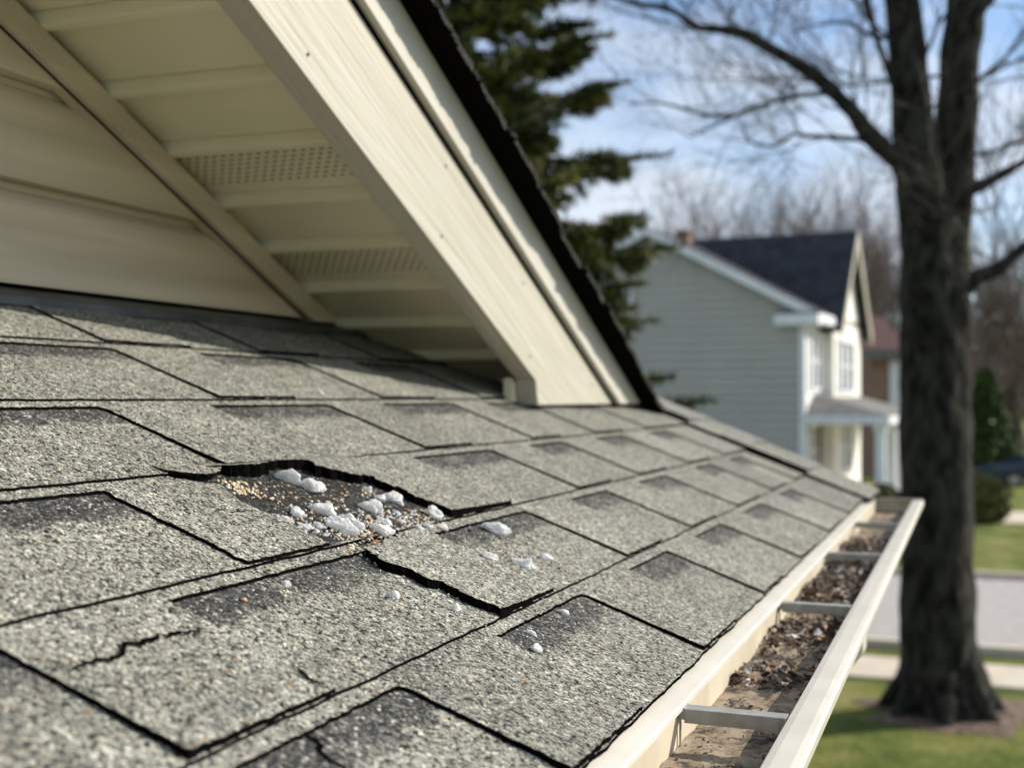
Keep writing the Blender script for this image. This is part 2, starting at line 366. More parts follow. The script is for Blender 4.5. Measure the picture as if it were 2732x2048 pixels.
def frieze(mb, f):
    for (x0, x1, c0, c1, mi) in ((XW + .002, XW + .030, .893, .928, 0), (XW + .002, XW + .016, .930, .9395, 1)):  # second entry: black strip in place of shade along the soffit
        y1 = (c0 - .127) / .42
        P = lambda x, y, c: f(x, y, c - .42 * y)
        a = [P(x0, YR, c0), P(x1, YR, c0), P(x1, YR, c1), P(x0, YR, c1)]; b = [P(x0, y1, c0), P(x1, y1, c0), P(x1, y1 + .08, c1), P(x0, y1 + .08, c1)]
        mb.add(a + b, [(0, 1, 5, 4), (1, 2, 6, 5), (2, 3, 7, 6), (4, 5, 6, 7)], mi)
    P = lambda x, y, c: f(x, y, c - .42 * y)
    y1 = (.889 - .127) / .42
    mb.quad(P(XW + .0195, YR, .8885), P(XW + .0195, y1, .8885), P(XW + .0195, y1, .8928), P(XW + .0195, YR, .8928), 1)  # dark strip painted in as the shadow line below the frieze
    mb.quad(P(XW + .002, YR, .8885), P(XW + .002, y1, .8885), P(XW + .0195, y1, .8885), P(XW + .0195, YR, .8885), 0)
mirror_build(frieze, 'frieze_trim', [M_SIDE, M_DARK])
def prism(mb, f, poly, x0, x1, mi=0):
    n = len(poly); mb.add([f(x0, y, z) for y, z in poly] + [f(x1, y, z) for y, z in poly],
        [tuple(range(n))[::-1], tuple(range(n, 2 * n))] + [(k, (k + 1) % n, n + (k + 1) % n, n + k) for k in range(n)], mi)
ZC = -.0125
def fascia(mb, f):
    c0, c1 = .878, 1.040
    prism(mb, f, [(YR, c0 - .42 * YR), (2.018, c0 - .42 * 2.018), (2.030, ZC), ((c1 - ZC) / .42, ZC), (YR, c1 - .42 * YR)], -.7365, -.70)
mirror_build(fascia, 'fascia_board', M_FASC, bevel=.0012)
def finish(mb, f):                                   # narrow end return by the fascia foot and a dark groove behind the trim
    prism(mb, f, [(2.0, .034), (2.022, .024), (2.034, ZC + .004), (2.0, ZC + .004)], -.752, -.738)
    prism(mb, f, [(YR, 1.02 - .42 * YR), ((1.02 + .03) / .42, -.03), ((1.10 + .03) / .42, -.03), (YR, 1.10 - .42 * YR)], -.735, -.706, 1)
mirror_build(finish, 'fascia_return', [M_SOFF, M_DARK])
def trim(mb, f):
    c0, c1 = 1.052, 1.126
    prism(mb, f, [(YR, c0 - .42 * YR), ((c0 - ZC) / .42, ZC), ((c1 - ZC) / .42, ZC), (YR, c1 - .42 * YR)], -.703, -.692)
    prism(mb, f, [(YR, c0 - .004 - .42 * YR), ((c0 - .004 - ZC) / .42, ZC), ((c0 + .006 - ZC) / .42, ZC), (YR, c0 + .006 - .42 * YR)], -.6985, -.6875)
mirror_build(trim, 'rake_trim', M_TRIM, bevel=.001)
random.seed(12)
def gshing(mb, f):
    # underside starter and stepped courses running down the rake; every course ends in a ragged edge
    y = YR; k = 0
    while y < 3.3:
        yn = y + .132; xe = -.651 + random.uniform(-.006, .006); n = 30
        tone = (random.uniform(.9, 1.05), 0, 0, 1)
        pts = []
        for j in range(n + 1):
            yy = y + (yn - y) * j / n; pts.append((xe + random.gauss(0, .0009) + .004 * noise.noise(Vector((0, yy * 22, k))) + (.007 if j < 5 else 0) * random.random(), yy))
        ct = lambda yy: 1.1335 - .42 * yy + .0075 * (yy - y) / (yn - y)
        cb = lambda yy: 1.1265 - .42 * yy
        T = [f(px, py, ct(py)) for px, py in pts]; B = [f(px, py, cb(py)) for px, py in pts]
        T2 = [f(-3.8, py, ct(py)) for px, py in pts]; B2 = [f(-.705, py, cb(py)) for px, py in pts]
        m_ = n + 1
        mb.add(T + T2, [(j, j + 1, m_ + j + 1, m_ + j) for j in range(n)], 0, tone)
        mb.add(T + B, [(j, j + 1, m_ + j + 1, m_ + j) for j in range(n)], 0, (.16, 0, 0, 1))
        mb.add(B + B2, [(j, j + 1, m_ + j + 1, m_ + j) for j in range(n)], 1)
        mb.quad(T[-1], T2[-1], T2[-1] + Vector((0, 0, -.008)), T[-1] + Vector((0, 0, -.008)), 1)
        y = yn; k += 1
mirror_build(gshing, 'gable_shingles', [M_SH, M_EDGE])
random.seed(3)
for y in (1.25, 1.62, 1.98, 2.33):
    for c_ in (.905, 1.012):
        q = Vector((-.6996, y + random.uniform(-.03, .03), 0)); q.z = c_ - .42 * q.y; nh = MB()
        nh.add([q + Vector((.0008, .0026 * math.cos(a * .785), .0026 * math.sin(a * .785))) for a in range(8)], [tuple(range(8))])
        nh.build('nail_head', M_FLASH, house)
fl = MB()                                            # step flashing strip at the wall foot
pf = [(-1.037, .1255), (-1.0345, .1265), (-1.031, .1255), (-1.020, .1215), (-1.008, .1175), (-1.003, .1145), (-1.002, .104)]
for a, b in zip(pf[:-1], pf[1:]): fl.quad((a[0], YR - 1, a[1]), (a[0], 2.0, a[1]), (b[0], 2.0, b[1]), (b[0], YR - 1, b[1]))
fl.build('wall_flashing', M_FLASH, house, smooth=True)
bw = MB(); bw.box((-4.1, Y0, GZ), (-.62, 2.95, -.10)); bw.build('house_wall', M_SIDE, house)
es = MB(); es.box((-.62, Y0, -.262), (-.224, 2.98, -.250)); es.build('eave_soffit', M_SOFF, house)

# ------------------------------------------------------------------ gutter
def extr(mb, prof, y0, y1, mi=0, close=False, ny=1):
    n = len(prof)
    for s in range(ny):
        a, b = y0 + (y1 - y0) * s / ny, y0 + (y1 - y0) * (s + 1) / ny
        mb.add([(x, a, z) for x, z in prof] + [(x, b, z) for x, z in prof], [(k, k + 1, n + k + 1, n + k) for k in range(n - 1)] + ([(n - 1, 0, n, 2 * n - 1)] if close else []), mi)
de = MB()
extr(de, [(-.236, -.2205), (-.2235, -.2262), (-.206, -.2300), (-.2045, -.2312), (-.2042, -.2345), (-.2060, -.2362), (-.2075, -.2345)], Y0, 2.83)
de.build('drip_edge', M_GUT, house, smooth=False)
GY0, GY1 = -2.6, 3.005
gt = MB()
extr(gt, [(-.2085, -.2325), (-.2085, -.300), (-.206, -.303), (-.150, -.303), (-.146, -.298), (-.143, -.285), (-.130, -.268), (-.122, -.262), (-.116, -.256), (-.1135, -.250), (-.1095, -.2475), (-.1055, -.2465)], GY0, GY1, 1)
extr(gt, [(-.1055, -.2465), (-.1035, -.2445), (-.1030, -.2375), (-.1045, -.2352), (-.1085, -.2342), (-.121, -.2342), (-.1262, -.2352), (-.1275, -.2375), (-.1268, -.2445), (-.1235, -.246)], GY0, GY1, 0)
gutter = gt.build('gutter', [M_GUT, M_GUTD], house, smooth=False)
gs = gutter.modifiers.new('s', 'SOLIDIFY'); gs.thickness = .0007
ec = MB()
prof = [(-.2085, -.233), (-.2085, -.303), (-.150, -.303), (-.143, -.285), (-.122, -.262), (-.104, -.246), (-.104, -.233)]
n_ = len(prof); ec.add([(x, GY1, z) for x, z in prof] + [(x, GY1 + .003, z) for x, z in prof], [tuple(range(n_)), tuple(range(n_, 2 * n_))[::-1]] + [(k, (k + 1) % n_, n_ + (k + 1) % n_, n_ + k) for k in range(n_)], 0)
ec.box((-.2085, GY1 - .010, -.2345), (-.106, GY1 + .006, -.2315), 1)
ec.build('end_cap', [M_GUTD, M_STRAP], gutter)
# hanger straps
def strap_mesh():
    mb = MB(); a, b = 0, .079
    # bar with folded flange: top face and stiffening front face, tilted a little
    mb.box((a + .004, -.0065, -.0015), (b, .0065, 0)); mb.box((a + .004, -.0085, -.0105), (b, -.0065, 0))
    mb.box((a, -.009, -.008), (a + .0042, .007, .0006)); mb.box((a + .0002, -.009, -.034), (a + .0014, -.0064, -.008))
    mb.box((b - .016, -.0092, -.0112), (b - .004, -.0086, -.0004))
    me = bpy.data.meshes.new('hanger_strap'); me.from_pydata(mb.v, [], mb.f); me.materials.append(M_STRAP); me.update(); return me
sm = strap_mesh()
for k, (y, rz) in enumerate([(.935, -.03), (1.452, -.01), (1.942, 0), (2.432, -.01), (.43, 0), (-.07, 0)]):
    o = bpy.data.objects.new('hanger_strap', sm); C.objects.link(o); o.parent = gutter; o.location = (-.2070, y, -.2335)
    o.location = Vector(o.location) - wloc(gutter); o.rotation_euler = (0, 0, rz)
ds = MB()                                            # outlet and downspout elbow under the gutter
def sq(c, hx, hy): return [(c[0] - hx, c[1] - hy, c[2]), (c[0] + hx, c[1] - hy, c[2]), (c[0] + hx, c[1] + hy, c[2]), (c[0] - hx, c[1] + hy, c[2])]
rings = [sq((-.158, 1.72, -.292), .024, .028), sq((-.158, 1.72, -.335), .024, .028), sq((-.185, 1.72, -.368), .024, .028), sq((-.42, 1.72, -.56), .024, .028), sq((-.58, 1.72, -.66), .024, .028), sq((-.58, 1.72, -2.9), .024, .028)]
ds.add([p for r in rings for p in r], [(4 * k + j, 4 * k + (j + 1) % 4, 4 * k + 4 + (j + 1) % 4, 4 * k + 4 + j) for k in range(5) for j in range(4)])
ds.build('downspout', M_GUT, gutter)

# ------------------------------------------------------------------ gutter silt and leaf litter
random.seed(21)
def attr_mat(name, rough=.8, bump=0, bs=400, sss=0):
    m, nt, p = mat(name); l = nt.links.new
    a = nn(nt, 'ShaderNodeAttribute', attribute_name='tone'); tc = nn(nt, 'ShaderNodeTexCoord')
    n = nn(nt, 'ShaderNodeTexNoise', Scale=bs, Detail=3); l(tc.outputs['Object'], n.inputs['Vector'])
    mr = nn(nt, 'ShaderNodeMapRange'); mr.inputs[3].default_value = .6; mr.inputs[4].default_value = 1.4; l(n.outputs[0], mr.inputs[0])
    s = nn(nt, 'ShaderNodeVectorMath', operation='SCALE'); l(a.outputs['Color'], s.inputs[0]); l(mr.outputs[0], s.inputs['Scale']); l(s.outputs[0], p.inputs['Base Color'])
    p.inputs['Roughness'].default_value = rough
    if bump:
        b = nn(nt, 'ShaderNodeBump', Strength=1.0, Distance=bump); l(n.outputs[0], b.inputs['Height']); l(b.outputs[0], p.inputs['Normal'])
    return m
M_LIT = attr_mat('leaf_litter', .8, .0008)
m, nt_, p_ = mat('gutter_silt'); l = nt_.links.new
tc = nn(nt_, 'ShaderNodeTexCoord'); na = nn(nt_, 'ShaderNodeTexNoise', Scale=38., Detail=8, Roughness=.72); nb = nn(nt_, 'ShaderNodeTexNoise', Scale=8., Detail=4); nc = nn(nt_, 'ShaderNodeTexVoronoi', Scale=300.)
for q in (na, nb, nc): l(tc.outputs['Object'], q.inputs['Vector'])
ad = nn(nt_, 'ShaderNodeMath', operation='MULTIPLY_ADD'); ad.inputs[1].default_value = .6; l(nb.outputs[0], ad.inputs[0]); l(na.outputs[0], ad.inputs[2])
rr = ramp(nt_, [(.66, (.012, .01, .008)), (.76, (.06, .045, .03)), (.82, (.22, .165, .105)), (.97, (.38, .31, .22))]); l(ad.outputs[0], rr.inputs[0]); l(rr.outputs[0], p_.inputs['Base Color'])
bb = nn(nt_, 'ShaderNodeBump', Strength=1.0, Distance=.003); l(na.outputs[0], bb.inputs['Height']); l(bb.outputs[0], p_.inputs['Normal']); p_.inputs['Roughness'].default_value = .8
M_SILT = m
def pile(y):                                         # how deep the litter lies along the gutter
    v = 0
    for c, s, h in ((1.17, .04, .013), (1.36, .08, .013), (1.66, .14, .018), (1.95, .14, .018), (2.2, .15, .015), (.80, .05, .006)):
        v += h * math.exp(-((y - c) / s) ** 2)
    return v
def silt_h(x, y):
    return -.2625 + .0022 * noise.noise(Vector((x * 60, y * 30, 0))) + .0012 * noise.noise(Vector((x * 220, y * 220, 2))) + pile(y) * (.55 + .6 * noise.noise(Vector((x * 70, y * 60, 5))))
si = MB(); nx, ny = 26, 900; o = 0
for j in range(ny + 1):
    y = -1.0 + (2.99 + 1.0) * j / ny
    for k in range(nx + 1):
        x = -.2078 + (.2078 - .1255) * k / nx; si.v.append((x, y, silt_h(x, y))); si.c.append((1, 0, 0, 1))
for j in range(ny):
    for k in range(nx):
        a = j * (nx + 1) + k; si.f.append((a, a + 1, a + nx + 2, a + nx + 1)); si.m.append(0)
tag(si.build('gutter_silt', M_SILT, smooth=True), 'dirty tan silt lining the bottom of the gutter', 'silt', kind='stuff')
PAL = [(.05, .03, .018), (.09, .055, .03), (.16, .11, .07), (.10, .07, .05), (.30, .20, .125), (.38, .27, .18), (.02, .014, .01), (.03, .02, .014), (.22, .12, .06), (.42, .36, .30), (.55, .53, .50), (.14, .10, .075)]
lt = MB()
def flake(mb, c, r, col, thick=.3):
    n = random.choice([4, 5, 6]); ax = Matrix.Rotation(random.uniform(0, 6.28), 3, 'Z') @ Matrix.Rotation(random.gauss(0, .7), 3, 'X') @ Matrix.Rotation(random.gauss(0, .5), 3, 'Y')
    top = []; bot = []
    for k in range(n):
        a = 2 * math.pi * k / n; rr_ = r * random.uniform(.55, 1.2); curl = r * .5 * math.cos(a) ** 2
        p = Vector((math.cos(a) * rr_ * 1.5, math.sin(a) * rr_, curl)); top.append(c + ax @ p); bot.append(c + ax @ (p * .85 - Vector((0, 0, r * thick))))
    cc = c + ax @ Vector((0, 0, r * .25))
    mb.add(top + bot + [cc], [(k, (k + 1) % n, 2 * n) for k in range(n)] + [(k, n + k, n + (k + 1) % n, (k + 1) % n) for k in range(n)] + [tuple(range(n, 2 * n))[::-1]], 0, (*col, 1))
for _ in range(9000):
    y = random.uniform(.6, 2.95); x = random.uniform(-.205, -.129)
    if random.random() > .06 + pile(y) * 70: continue
    if 1.0 < y < 1.12 and random.random() < .8: continue
    r = random.choice([.0008, .0012, .0016, .0022, .003, .0044] if pile(y) > .004 else [.0007, .001, .0014]); flake(lt, Vector((x, y, silt_h(x, y) + r * random.uniform(.2, 1.1))), r, random.choice(PAL))
for _ in range(900):                                 # dark crumbs on the bare silt
    y = random.uniform(.6, 1.5); x = random.uniform(-.206, -.129)
    if noise.noise(Vector((x * 40, y * 25, 9))) < .02: continue
    r = random.choice([.0006, .0009, .0014]); flake(lt, Vector((x, y, silt_h(x, y) + r * .3)), r, random.choice(PAL[:3] + PAL[5:7]), .6)
tag(lt.build('leaf_litter', M_LIT), 'brown leaf litter and grit piled in the gutter under the straps', 'leaf litter', kind='stuff')

# ------------------------------------------------------------------ ice and granules on the roof
def surf(x, y):
    for i in range(1, 7):
        if BX[i - 1] <= x < BX[i]:
            rec = any(a < y < b and x > BX[i - 1] + .0125 for a, b in REC[i]); h = hT(i, x) - (TT if rec else 0)
            if i == 4 and .87 < y < 1.1: h = hT(4, x) - TT + .0006
            return h
    return 0
m, nt_, p_ = mat('hail_ice'); l = nt_.links.new
tc = nn(nt_, 'ShaderNodeTexCoord'); na = nn(nt_, 'ShaderNodeTexNoise', Scale=160., Detail=5, Roughness=.6); l(tc.outputs['Object'], na.inputs['Vector'])
rr = ramp(nt_, [(.35, (.88, .88, .87)), (.6, (.98, .98, .965))]); l(na.outputs[0], rr.inputs[0]); l(rr.outputs[0], p_.inputs['Base Color'])
bb = nn(nt_, 'ShaderNodeBump', Strength=1.0, Distance=.0012); l(na.outputs[0], bb.inputs['Height']); l(bb.outputs[0], p_.inputs['Normal'])
p_.inputs['Roughness'].default_value = .22; p_.inputs['Subsurface Weight'].default_value = .6; p_.inputs['Subsurface Radius'].default_value = (.010, .0105, .011); p_.inputs['Subsurface Scale'].default_value = 1.0
p_.inputs['Transmission Weight'].default_value = .36; p_.inputs['IOR'].default_value = 1.31
M_ICE = m
import bmesh
def ico(sub):
    bm = bmesh.new(); bmesh.ops.create_icosphere(bm, subdivisions=sub, radius=1)
    v = [v.co.copy() for v in bm.verts]; f = [tuple(x.index for x in q.verts) for q in bm.faces]; bm.free(); return v, f
ICO4, ICO2, ICO1 = ico(4), ico(2), ico(1)
def stone_geo(wd, hh, seed, lobes=1):
    V, F = ICO4; out = []; rs = random.Random(seed)
    planes = [(Vector((rs.gauss(0, 1), rs.gauss(0, 1), rs.gauss(0, .8))).normalized(), rs.uniform(.50, .82)) for _ in range(16)]
    for v in V:
        q = v.copy()
        for n_, d_ in planes:                          # melted facets
            t = q.dot(n_)
            if t > d_: q = q - n_ * (t - d_) * .96
        k = 1 + .36 * noise.noise(q * 1.4 + Vector((seed * 7.3, 0, 0))) + .17 * noise.noise(q * 3.6 + Vector((0, seed * 3.1, 0))) + .13 * noise.noise(q * 8.5 + Vector((seed, 0, 5))) + .07 * noise.noise(q * 18 + Vector((seed, 3, 5)))
        out.append(q * k)
    return out, F
# width, screen height in mm; which way the label names them
ST = [(-.576, .987, 21, 15, 'large pale hailstone at the top of the pile, under the torn shingle edge'),
      (-.557, .993, 23, 12, 'long flat hailstone just below the topmost stone by the torn edge'),
      (-.541, 1.068, 10, 9, 'small round hailstone alone against the black torn edge'),
      (-.523, 1.058, 11, 10, 'small hailstone touching the left side of the clear-topped stone'),
      (-.517, 1.077, 20, 14, 'big clear-topped hailstone close to the long black torn edge'),
      (-.519, .939, 25, 14, 'large smooth hailstone with a pointed top in the left of the pile'),
      (-.509, 1.013, 21, 14, 'large rounded hailstone in the middle of the pile'),
      (-.523, .904, 14, 10, 'medium hailstone left of the large pointed one'),
      (-.518, .879, 12, 6, 'thin sliver of ice at the far left end of the pile'),
      (-.501, .880, 11, 7, 'flat crumbly ice piece below the thin left sliver'),
      (-.499, .897, 9, 7, 'small ice nub between the crumbly piece and the biggest stone'),
      (-.488, .915, 27, 17, 'biggest hailstone, at the lower front of the pile'),
      (-.486, .940, 14, 10, 'ice lump fused to the right end of the biggest stone'),
      (-.500, .955, 13, 9, 'dull granular hailstone behind the biggest stone'),
      (-.485, .992, 17, 8, 'low white ice slab right of centre, behind the frontmost right stone'),
      (-.474, .962, 21, 11, 'wide low hailstone next to the torn edge at the front of the pile'),
      (-.481, 1.088, 17, 12, 'jagged grey-tinted hailstone at the right end of the torn edge'),
      (-.497, 1.040, 7, 5, 'tiny ice chip between the round middle stone and the torn edge'),
      (-.470, 1.031, 9, 6, 'little flat ice bead left of the paired small stones at the right'),
      (-.469, 1.049, 9, 8, 'middle one of the three small hailstones at the right of the pile'),
      (-.465, 1.070, 10, 7, 'small oval hailstone right below the jagged grey-tinted one'),
      (-.481, 1.018, 6, 6, 'tiny ice bit in the granules below the round middle stone'),
      (-.441, 1.148, 27, 17, 'large lone hailstone on the dark shingle patch right of the tear'),
      (-.406, 1.040, 17, 7, 'melting thin ice sliver on the tab below the lone large stone'),
      (-.385, 1.077, 22, 14, 'medium smooth hailstone lowest on the tab right of the tear'),
      (-.384, 1.130, 13, 11, 'small translucent hailstone beside the smooth one on the tab'),
      (-.448, .761, 9, 6, 'white ice crumb alone on the dark band left of the tear'),
      (-.402, .837, 9, 8, 'small icy cluster on the shingle below the lower torn edge'),
      (-.368, .872, 9, 8, 'small icy cluster lodged against the lower torn edge'),
      (-.324, 1.004, 7, 7, 'small white ice pellet, upper one near the eave tab'),
      (-.321, .913, 7, 6, 'small white ice pellet, middle one on the dark band above the eave tab'),
      (-.306, .882, 11, 8, 'angular white ice chip lowest of the pellets above the gutter'),
      (-.763, 1.379, 10, 7, 'small blurred ice lump high on the roof near the gable shadow')]
# the view meets the roof at a low angle, so stones stand about as tall as they look
for k, (x, y, wd, hh, lab) in enumerate(ST):
    V, F = stone_geo(wd, hh, k + 1); wd *= .00112; hh *= .00100
    rx = Matrix.Rotation(PSI + random.gauss(0, .2), 3, 'Z'); mb = MB()
    wd *= 1.20; hz = hh * .56; sx = wd / 2; sy = wd / 2 * random.uniform(.6, .85)
    base = at(x, y, surf(x, y))
    mb.add([rx @ Vector((v.x * sx, v.y * sy, max(v.z, -.5) * hz * 1.0 + hz * .38)) for v in V], F)
    o = mb.build('hailstone', M_ICE); o.location = base + Vector((0, 0, -.0006))
    o.rotation_euler = (0, math.atan(M), 0)
    tag(o, lab, 'hailstone', 'hailstones lying on the torn shingles')
gr = MB(); ic = MB(); random.seed(31)
GP = [(.66, .48, .28), (.74, .60, .38), (.60, .36, .18), (.80, .72, .56), (.42, .22, .11), (.82, .78, .68), (.10, .07, .05), (.62, .50, .34), (.75, .66, .50)]
def nug(mb, x, y, r, col, h=None):
    V, F = ICO1; s = Vector((random.uniform(.8, 1.3), random.uniform(.8, 1.3), random.uniform(.6, .95))); c = at(x, y, (surf(x, y) if h is None else h) + r * .55)
    mb.add([c + Vector((v.x * s.x, v.y * s.y, v.z * s.z)) * r * random.uniform(.82, 1.12) for v in V], F, 0, (*col, 1))
def cloud(mb, cx, cy, sx, sy, n, rs, pal, clip=None):
    for _ in range(n):
        x, y = random.gauss(cx, sx), random.gauss(cy, sy)
        if clip and not clip(x, y): continue
        nug(mb, x, y, random.choice(rs), random.choice(pal))
ins = lambda x, y: -.592 < x < -.455 and .868 + max(0, (-.55 - x)) * .6 < y < 1.095
cloud(gr, -.575, .900, .009, .012, 85, [.0011, .0015, .0018], GP[:4] + GP[7:], ins)
cloud(gr, -.56, .93, .016, .025, 50, [.0009, .0013, .0017], GP, ins)
cloud(gr, -.50, .96, .022, .05, 200, [.0007, .0011, .0015, .0018], GP, ins)
cloud(gr, -.545, 1.03, .013, .03, 46, [.0009, .0012, .0015], GP, ins)
cloud(gr, -.474, .925, .009, .03, 120, [.0008, .0012, .0015], GP, lambda x, y: .85 < y < 1.02 and x < -.452)
cloud(gr, -.480, 1.05, .008, .03, 70, [.0008, .0012, .0015], GP, ins)
cloud(gr, -.447, .90, .006, .012, 22, [.0009, .0012], GP)
cloud(gr, -.40, 1.09, .022, .045, 46, [.0009, .0012, .0015], GP, None)
cloud(gr, -.425, 1.06, .014, .03, 26, [.0010, .0014], GP[4:7], None)
for _ in range(70):
    x, y = random.uniform(-.7, -.24), random.uniform(.5, 1.5); nug(gr, x, y, random.choice([.0008, .0012, .0016]), (.012, .011, .01), surf(x, y) - .0006)
cloud(gr, -.40, .9, .04, .10, 60, [.0007, .0009, .0012], GP)
for _ in range(260):
    x, y = random.uniform(-.74, -.225), random.uniform(.55, 1.8); nug(gr, x, y, random.choice([.0006, .0008, .0010]), random.choice(GP))
for x, y, r, c in ((-.443, .70, .0020, GP[2]), (-.436, .739, .0015, GP[1]), (-.234, .816, .0017, GP[2]), (-.324, 1.048, .0015, (.75, .6, .3)), (-.284, .80, .0018, GP[2]), (-.395, .84, .0014, GP[2]), (-.452, 1.11, .0022, (.06, .04, .03)), (-.43, 1.135, .002, (.3, .14, .07)), (-.365, 1.12, .002, (.22, .1, .06))):
    nug(gr, x, y, r, c)
M_GRAN = attr_mat('mineral_granule', .7, .0002, 900)
tag(gr.build('loose_granules', M_GRAN), 'tan and rust mineral granules washed out of the torn shingle', 'granules', kind='stuff')
IP = [(.9, .92, .95)]
cloud(ic, -.497, .93, .016, .045, 150, [.0009, .0013, .0018], IP, ins)
cloud(ic, -.485, 1.03, .014, .03, 90, [.0009, .0013, .0017], IP, ins)
cloud(ic, -.50, .885, .008, .014, 40, [.0012, .0018], IP, None)
cloud(ic, -.325, .93, .014, .06, 26, [.0006, .0010, .0013], IP)
cloud(ic, -.40, 1.0, .05, .12, 80, [.0008, .0012, .0017], IP)
cloud(ic, -.38, .86, .02, .05, 36, [.0008, .0012], IP)
cloud(ic, -.40, 1.09, .02, .05, 16, [.0008, .0012], IP)
tag(ic.build('ice_crumbs', M_ICE, smooth=True), 'fine white ice crumbs scattered among the hailstones', 'ice', kind='stuff')

# ------------------------------------------------------------------ ground, road, pavement
def grass_mat():
    m, nt, p = mat('lawn_grass'); l = nt.links.new
    tc = nn(nt, 'ShaderNodeTexCoord'); a = nn(nt, 'ShaderNodeTexNoise', Scale=.9, Detail=8, Roughness=.7); b = nn(nt, 'ShaderNodeTexNoise', Scale=14., Detail=6, Roughness=.7)
    l(tc.outputs['Object'], a.inputs['Vector']); l(tc.outputs['Object'], b.inputs['Vector'])
    s = nn(nt, 'ShaderNodeMath', operation='MULTIPLY_ADD'); s.inputs[1].default_value = .6; l(b.outputs[0], s.inputs[0]); l(a.outputs[0], s.inputs[2])
    r = ramp(nt, [(.60, (.04, .07, .010)), (.76, (.11, .145, .022)), (.88, (.22, .22, .055)), (1.0, (.34, .29, .13))]); l(s.outputs[0], r.inputs[0]); l(r.outputs[0], p.inputs['Base Color'])
    bp = nn(nt, 'ShaderNodeBump', Strength=1.0, Distance=.06); l(b.outputs[0], bp.inputs['Height']); l(bp.outputs[0], p.inputs['Normal']); p.inputs['Roughness'].default_value = .9; p.inputs['Specular IOR Level'].default_value = .15
    return m
M_GRASS = grass_mat()
g = MB(); S_ = 160; n = 32
for j in range(n + 1):
    for k in range(n + 1): g.v.append((-S_ + 2 * S_ * k / n, -40 + (S_ + 200) * j / n, GZ)); g.c.append((1, 0, 0, 1))
for j in range(n):
    for k in range(n): a = j * (n + 1) + k; g.f.append((a, a + 1, a + n + 2, a + n + 1)); g.m.append(0)
tag(g.build('ground', M_GRASS), kind='structure')
# strips run across the view, parallel to world X turned by a degree or so
def yat(px, py): p = G(px, py); return p
M_ROAD = noisy('worn_asphalt', (.33, .30, .275), (.40, .37, .34), 6, .85, .004, 60)
M_CONC = noisy('pale_concrete', (.50, .43, .33), (.60, .52, .41), 3, .8, .002, 50)
def band(name, ya, yb, h, m):
    mb = MB(); P = [(-60, ya), (90, ya), (90, yb), (-60, yb)]
    mb.add([(x, y, z) for z in (GZ - .02, GZ + h) for x, y in P], [(4, 5, 6, 7), (0, 1, 5, 4), (1, 2, 6, 5), (2, 3, 7, 6), (3, 0, 4, 7)]); return tag(mb.build(name, m), kind='structure')
ry0, ry1 = G(2080 * D, 1406 * D).y, G(2080 * D, 1247 * D).y
band('road', ry0, ry1, .008, M_ROAD); band('road_kerb', ry0 - .16, ry0 - .002, .11, M_CONC); band('road_kerb', ry1 + .002, ry1 + .16, .11, M_CONC)
band('pavement', G(2080 * D, 1480 * D).y, G(2080 * D, 1434 * D).y, .03, M_CONC)
pw = MB(); a, b, c, d = G(2145 * D, 1131 * D), G(2600 * D, 1134 * D), G(2600 * D, 1110 * D), G(2165 * D, 1107 * D)
pw.add([Vector((p.x, p.y, GZ + h)) for h in (0, .03) for p in (a, b, c, d)], [(4, 5, 6, 7), (0, 1, 5, 4), (1, 2, 6, 5), (2, 3, 7, 6), (3, 0, 4, 7)])
tag(pw.build('front_path', M_CONC), kind='structure')

# ------------------------------------------------------------------ trees
def bark(name, c1, c2):
    return noisy(name, c1, c2, 11, .95, .05, 15, stretch=(1, 1, .42), detail=8, spec=.1)
M_BARK = bark('dark_bark', (.010, .010, .008), (.060, .056, .046))
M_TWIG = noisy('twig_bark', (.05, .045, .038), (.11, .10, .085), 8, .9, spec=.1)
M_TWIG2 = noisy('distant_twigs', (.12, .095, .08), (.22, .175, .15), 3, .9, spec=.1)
def grow(mb, p, d, ln, r, dep, rs, n=4, droop=0, segs=3, spread=.62, up=.08):
    pts = [p]; rr_ = [r]; q = p
    for s in range(segs):
        d = (d + Vector((rs.gauss(0, .16), rs.gauss(0, .16), rs.gauss(0, .12) + up))).normalized(); q = q + d * ln / segs; pts.append(q); rr_.append(r * (1 - .5 * (s + 1) / segs))
        if dep > 0:
            for _ in range(2 if dep > 1 else 2):
                a = Vector((rs.gauss(0, 1), rs.gauss(0, 1), rs.gauss(0, .8))).normalized()
                nd = (d + a * spread * rs.uniform(.7, 1.4)).normalized()
                grow(mb, q, nd, ln * rs.uniform(.45, .68), r * .5, dep - 1, rs, 3, droop, 3 if dep > 1 else 2, spread, up)
    mb.tube(pts, rr_, n, cap=False)
def spline(pts, k=5):
    out = []
    for i in range(len(pts) - 1):
        p0 = pts[max(0, i - 1)]; p1 = pts[i]; p2 = pts[i + 1]; p3 = pts[min(len(pts) - 1, i + 2)]
        for j in range(k):
            t = j / k; out.append(.5 * ((2 * p1) + (p2 - p0) * t + (2 * p0 - 5 * p1 + 4 * p2 - p3) * t * t + (3 * p1 - p0 - 3 * p2 + p3) * t ** 3))
    out.append(pts[-1]); return out
TD = 11.9
def T(x, y, dd=0): return W(x * D, y * D, TD + dd)
def wid(px): return px * D / FOC * TD / 2
rs = random.Random(5)
tree = thing('bare_tree', 'big leafless tree with a thick dark forked trunk beside the pavement', 'tree', T(2030, 1530))
tr = MB()
base = [(2035, 1560, 228), (2033, 1530, 205), (2030, 1490, 178), (2026, 1420, 163), (2024, 1300, 152), (2024, 1150, 150), (2022, 950, 150), (2020, 800, 143), (2020, 680, 142), (2018, 580, 138), (2017, 500, 120), (2016, 430, 80)]
